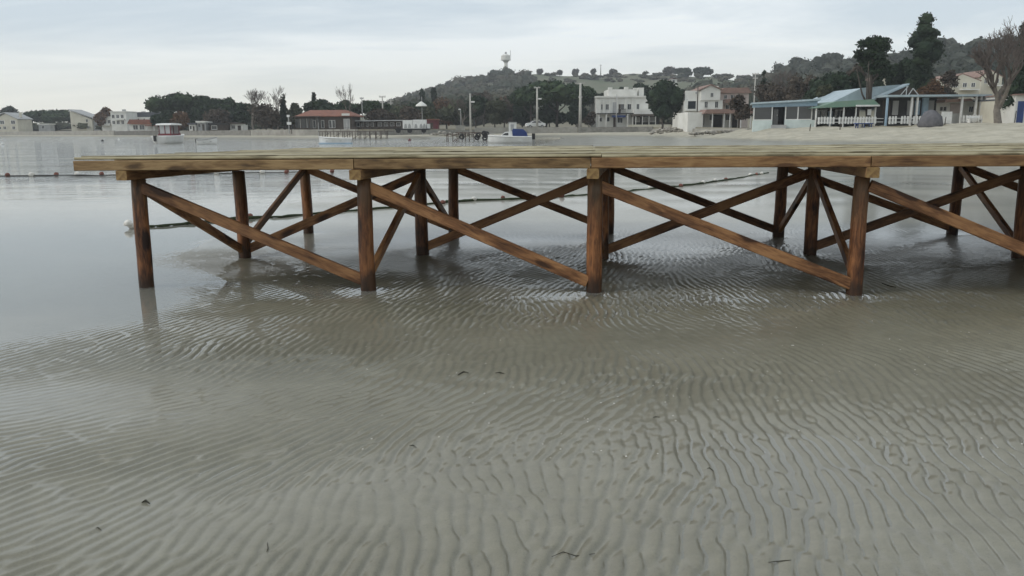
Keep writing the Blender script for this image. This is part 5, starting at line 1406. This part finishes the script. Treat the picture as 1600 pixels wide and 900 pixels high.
for q, (px, py, lab) in enumerate([(640, 220, 'tiny red mooring float off the white trailer'), (160, 220.6, 'tiny dark mooring float off the far left shore'), (4, 226, 'small white mooring float at the left picture edge'), (186, 218.5, 'tiny pale mooring float off the red-roofed cottage')]):
    p = at_z(px, py); p.z = 0
    o = MB().lathe([(.02, -.15), (.16, -.08), (.22, .04), (.15, .18), (.04, .23), (.035, .3)], 10).build('mooring_float', (M_RED, M_BLACK, M_WPAINT, M_WPAINT)[q], None, True); o.location = p; tag(o, lab, 'float')

# ------------------------------------------------------------------ old piers
M_PIER = plain('grey_pier_timber', (0.13, 0.10, 0.085), (0.07, 0.055, 0.045), 0.9, 1.5, 5)
p0 = at_y(508, 218, 124); p0.z = 0
pr = empty('timber_pier', p0, R(3), 'spindly dark timber pier before the waterfront restaurant', 'pier'); k = mpp(124)
rp = random.Random(3)
MB().box(-1.0, 10.3, -.1, 2.0, 1.18, 1.27).build('deck', M_PIER, pr)
for i in range(13):
    for yy in (0, 1.9):
        x = -.7+i*.82+rp.uniform(-.1, .1)
        MB().tube([(x, yy, -1.0), (x+rp.uniform(-.08, .08), yy, 1.18)], [.06, .05], 6).build('post', M_PIER, pr)
for i in range(6):
    x = -.7+i*1.64; MB().tube([(x, -.06, .15), (x+1.5, -.06, 1.1)], .035, 5).build('brace', M_PIER, pr)
for i in range(9):
    x = .2+i*1.1; MB().tube([(x, -.05, 1.26), (x, -.05, 1.26+rp.uniform(.5, .75))], .035, 5).build('rail_post', M_PIER, pr)
MB().tube([(0, -.05, 1.72), (4, -.05, 1.75), (9.6, -.05, 1.7)], .03, 5).build('rail', M_PIER, pr)
MB().tube([(-.9, -.05, -.8), (-.9, -.05, 2.6)], .045, 6).build('mooring_post', M_GALV, pr)
pg = at_z(700, 221); pg.z = 0
ir = empty('wrecked_pier', pg, R(-2), 'wrecked black iron pier frame with hanging tyres left of the motorboat', 'pier'); k = mpp(pg.y)
for a, b_, t in ((-1, 5, 208), (5, 14, 210), (17, 27, 209), (27, 41, 208.5), (41, 58, 208)):
    MB().tube([(a*k, 0, (221-t)*k-.1), (b_*k, .1, (221-t+rp.uniform(-.6, .6))*k-.1)], .045, 5).build('beam', M_RUST, ir)
for a in (-3, 0, 7, 14, 17, 22, 28, 34, 41, 47, 55, 60):
    MB().tube([(a*k, rp.uniform(0, .6), -.9), (a*k+rp.uniform(-.08, .08), .2, 12.5*k+rp.uniform(-.1, .1))], .045, 6).build('leg', M_RUST, ir)
MB().tube([(5*k, -.4, -.3), (13*k, -.2, .3)], .045, 5).build('fallen_bar', M_RUST, ir); MB().tube([(9*k, -.4, -.3), (16*k, -.2, .35)], .045, 5).build('fallen_bar', M_RUST, ir)
MB().box(12*k, 58*k, -.1, .9, 13*k-.02, 13*k+.06).build('decking', M_RUST, ir)
def torus(R1, r, n=14, m_=7):
    mb = MB(); vs = []; fs = []
    for i in range(n):
        for j in range(m_):
            a, b2 = 2*math.pi*i/n, 2*math.pi*j/m_
            vs.append(((R1+r*math.cos(b2))*math.cos(a), r*math.sin(b2), (R1+r*math.cos(b2))*math.sin(a)))
    for i in range(n):
        for j in range(m_): fs.append((i*m_+j, i*m_+(j+1)%m_, ((i+1)%n)*m_+(j+1)%m_, ((i+1)%n)*m_+j))
    return mb.raw(vs, fs)
for i, (a, z) in enumerate(((22, 7), (46, 6), (47.5, 9), (58, 5), (59, 9), (61, 11), (57, 12))):
    t = torus(.24, .1).build('tyre', M_BLACK, ir, True); t.location = (a*k, -.15, z*k)

# ------------------------------------------------------------------ lines of swimming floats
M_ROPE = plain('weedy_rope', (0.045, 0.06, 0.025), (0.02, 0.026, 0.014), 0.95, 20, 4)
M_ROPEW = plain('pale_wet_rope', (0.10, 0.10, 0.095), (0.05, 0.05, 0.05), 0.95, 20, 4)
M_FLW = plain('white_float', (0.72, 0.70, 0.66), (0.45, 0.42, 0.36), 0.6, 12, 5, rnd=.1)
M_FLR = plain('faded_red_float', (0.20, 0.07, 0.05), (0.09, 0.045, 0.035), 0.7, 12, 5, rnd=.2)
def float_mesh(r, seed):
    rg = np.random.default_rng(seed); v, f = ICO2
    me = bpy.data.meshes.new('float'); me.from_pydata((v*np.array([r*1.25, r, r*.95])*(1+.03*rg.standard_normal((len(v), 1)))).tolist(), [], f.tolist()); smooth(me)
    return me
def float_line(name, label, path, floats, rope_r, mat, r, zoff=0.015):
    pts = [at_z(px, py) for px, py in path]
    c = pts[0].copy(); root = empty(name, c, 0, label, 'float line')
    fine = []
    rp2 = random.Random(len(path))
    for i in range(len(pts)-1):
        for t in np.linspace(0, 1, 7)[:-1]:
            q = pts[i].lerp(pts[i+1], t)-c; q.z = zoff+rp2.uniform(-.006, .012)*rope_r*40; q.x += rp2.uniform(-.03, .03); q.y += rp2.uniform(-.05, .05); fine.append(q)
    q = pts[-1]-c; q.z = zoff; fine.append(q)
    rad = [rope_r*rp2.uniform(.6, 1.5) for _ in fine]
    MB().tube(fine, rad, 6).build('rope', mat, root, True)
    mw, mr_ = float_mesh(r, 1), float_mesh(r*.88, 2); mw.materials.append(M_FLW); mr_.materials.append(M_FLR)
    for px, py, red in floats:
        o = link('float', mr_ if red else mw, root); q = at_z(px, py)-c
        o.location = (q.x, q.y, r*.45+zoff); o.rotation_euler = (rp2.uniform(-.5, .5), rp2.uniform(-.5, .5), rp2.uniform(0, 3))
fl = [(-60, 275.5, 0), (-24, 275.5, 1)]
for i, x in enumerate(range(12, 520, 36)): fl.append((x+((i*7) % 5), 276-0.012*x, i % 2 == 0))
float_line('float_line', 'straight line of alternating red and white floats across the open water', [(-90, 275), (0, 275.5), (150, 275), (300, 272.5), (500, 269)], fl, .022, M_ROPEW, .085)
float_line('float_line', 'weedy rope with white and red floats lying on the sand behind the jetty',
           [(205, 356), (255, 354), (320, 348), (385, 342), (440, 340), (505, 334), (560, 330), (620, 325), (690, 318), (742, 314), (800, 312.5), (870, 309), (915, 306), (960, 302), (1020, 296), (1080, 290), (1120, 284), (1160, 278), (1200, 271)],
           [(207, 357, 0), (321, 347, 0), (391, 341, 1), (692, 319, 1), (741, 314, 0), (786, 312, 1), (834, 309, 0), (878, 309, 1), (1016, 296, 0), (1064, 292, 1), (1099, 287, 0), (1118, 284, 0), (1134, 282, 1), (1172, 275, 0), (1182, 274, 1), (1190, 273, 0)], .024, M_ROPE, .052)
o_ = lump('float_buoy', 'large weedy white float beside the leftmost front post', 'float', 800, 60, .07, .075, M_FLW, 9); q = at_z(205, 357); o_.location = (q.x-.02, q.y-.03, .06)

# ------------------------------------------------------------------ small things lying on the sand
def strand(name, label, cat, path, r, mat, z=.012):
    pts = [at_z(*p) for p in path]; c = pts[0].copy()
    for p_ in pts: p_.z = z + float(bil(RIP, np.array(p_.x), np.array(p_.y))+bil(LOW, np.array(p_.x), np.array(p_.y))+ground_z(p_.x, p_.y))
    c.z = pts[0].z
    o = MB().tube([p_-c for p_ in pts], [r*(.5 if i in (0, len(pts)-1) else 1) for i in range(len(pts))], 5).build(name, mat, None, True); o.location = c
    return tag(o, label, cat)
M_WEED = plain('dark_weed', (0.02, 0.022, 0.012), (0.045, 0.035, 0.02), 0.7, 30, 4)
strand('twig', 'forked dark twig lying on the sand at the bottom centre', 'twig', [(862, 872), (880, 868), (900, 872), (930, 867)], .0018, M_WEED, .003)
strand('twig', 'pale curved stalk lying low right of the bottom centre', 'twig', [(1200, 884), (1216, 878), (1236, 880)], .0018, M_WEED, .003)
strand('seaweed', 'small dark seaweed scrap on the left foreground sand', 'seaweed', [(222, 789), (228, 786), (234, 790)], .004, M_WEED, .004)
strand('seaweed', 'dark seaweed scrap in the middle of the rippled sand', 'seaweed', [(716, 588), (724, 584), (732, 586)], .005, M_WEED, .004)
strand('seaweed', 'tiny seaweed scrap right of the middle one', 'seaweed', [(774, 587), (781, 585), (788, 588)], .0035, M_WEED, .004)
strand('twig', 'short upright-pointing twig in the left centre foreground', 'twig', [(418, 852), (419, 862), (417, 867)], .0018, M_WEED, .003)
strand('twig', 'short dark twig by the rightmost front post', 'twig', [(1378, 446), (1390, 450), (1400, 452)], .006, M_WEED, .006)
rw = random.Random(12)
for i, (px, py, lab) in enumerate([(1020, 655, 'weed fleck right of the centre ripples'), (1105, 735, 'dark weed crumb beside the round sand cast'), (640, 700, 'weed fleck left of the centre pools'), (150, 830, 'weed fleck near the lower left corner')]):
    strand('weed_fleck', lab, 'seaweed', [(px, py), (px+rw.uniform(3, 7), py-rw.uniform(0, 3)), (px+rw.uniform(8, 13), py+rw.uniform(-1, 3))], .0018, M_WEED, .002)
# shell crumbs: uncountable specks
rs = np.random.default_rng(5); V = []; F = []; nv = 0
for i in range(150):
    px, py = rs.uniform(500, 1600), rs.uniform(500, 720); p_ = at_z(px, py)
    z = float(bil(RIP, np.array(p_.x), np.array(p_.y))+bil(LOW, np.array(p_.x), np.array(p_.y))+ground_z(p_.x, p_.y))
    s = rs.uniform(.002, .0055); v, f = ICO1
    V.append(v*np.array([s, s*.8, s*.4])+np.array([p_.x, p_.y, z+s*.2])); F += (f+nv).tolist(); nv += len(v)
me = bpy.data.meshes.new('shell_crumbs'); me.from_pydata(np.concatenate(V).tolist(), [], F)
o = link('shell_crumbs', me, None, M_FLW); tag(o, 'white shell crumbs strewn over the rippled sand', 'shells', None, 'stuff')

# ------------------------------------------------------------------ the damp air over the bay
m_haze, nt, b = new_mat('haze_air'); nt.nodes.remove(b)
pv = N(nt, 'ShaderNodeVolumePrincipled', inp={'Color': (0.93, 0.96, 1.0, 1), 'Density': 0.0004, 'Anisotropy': 0.1})
nt.links.new(pv.outputs[0], nt.nodes['Material Output'].inputs['Volume'])
hz_o = MB().box(-1050, 750, -70, 1150, -3.8, 85).build('haze', m_haze)
tag(hz_o, 'thin pale haze in the air over the bay', None, None, 'stuff')
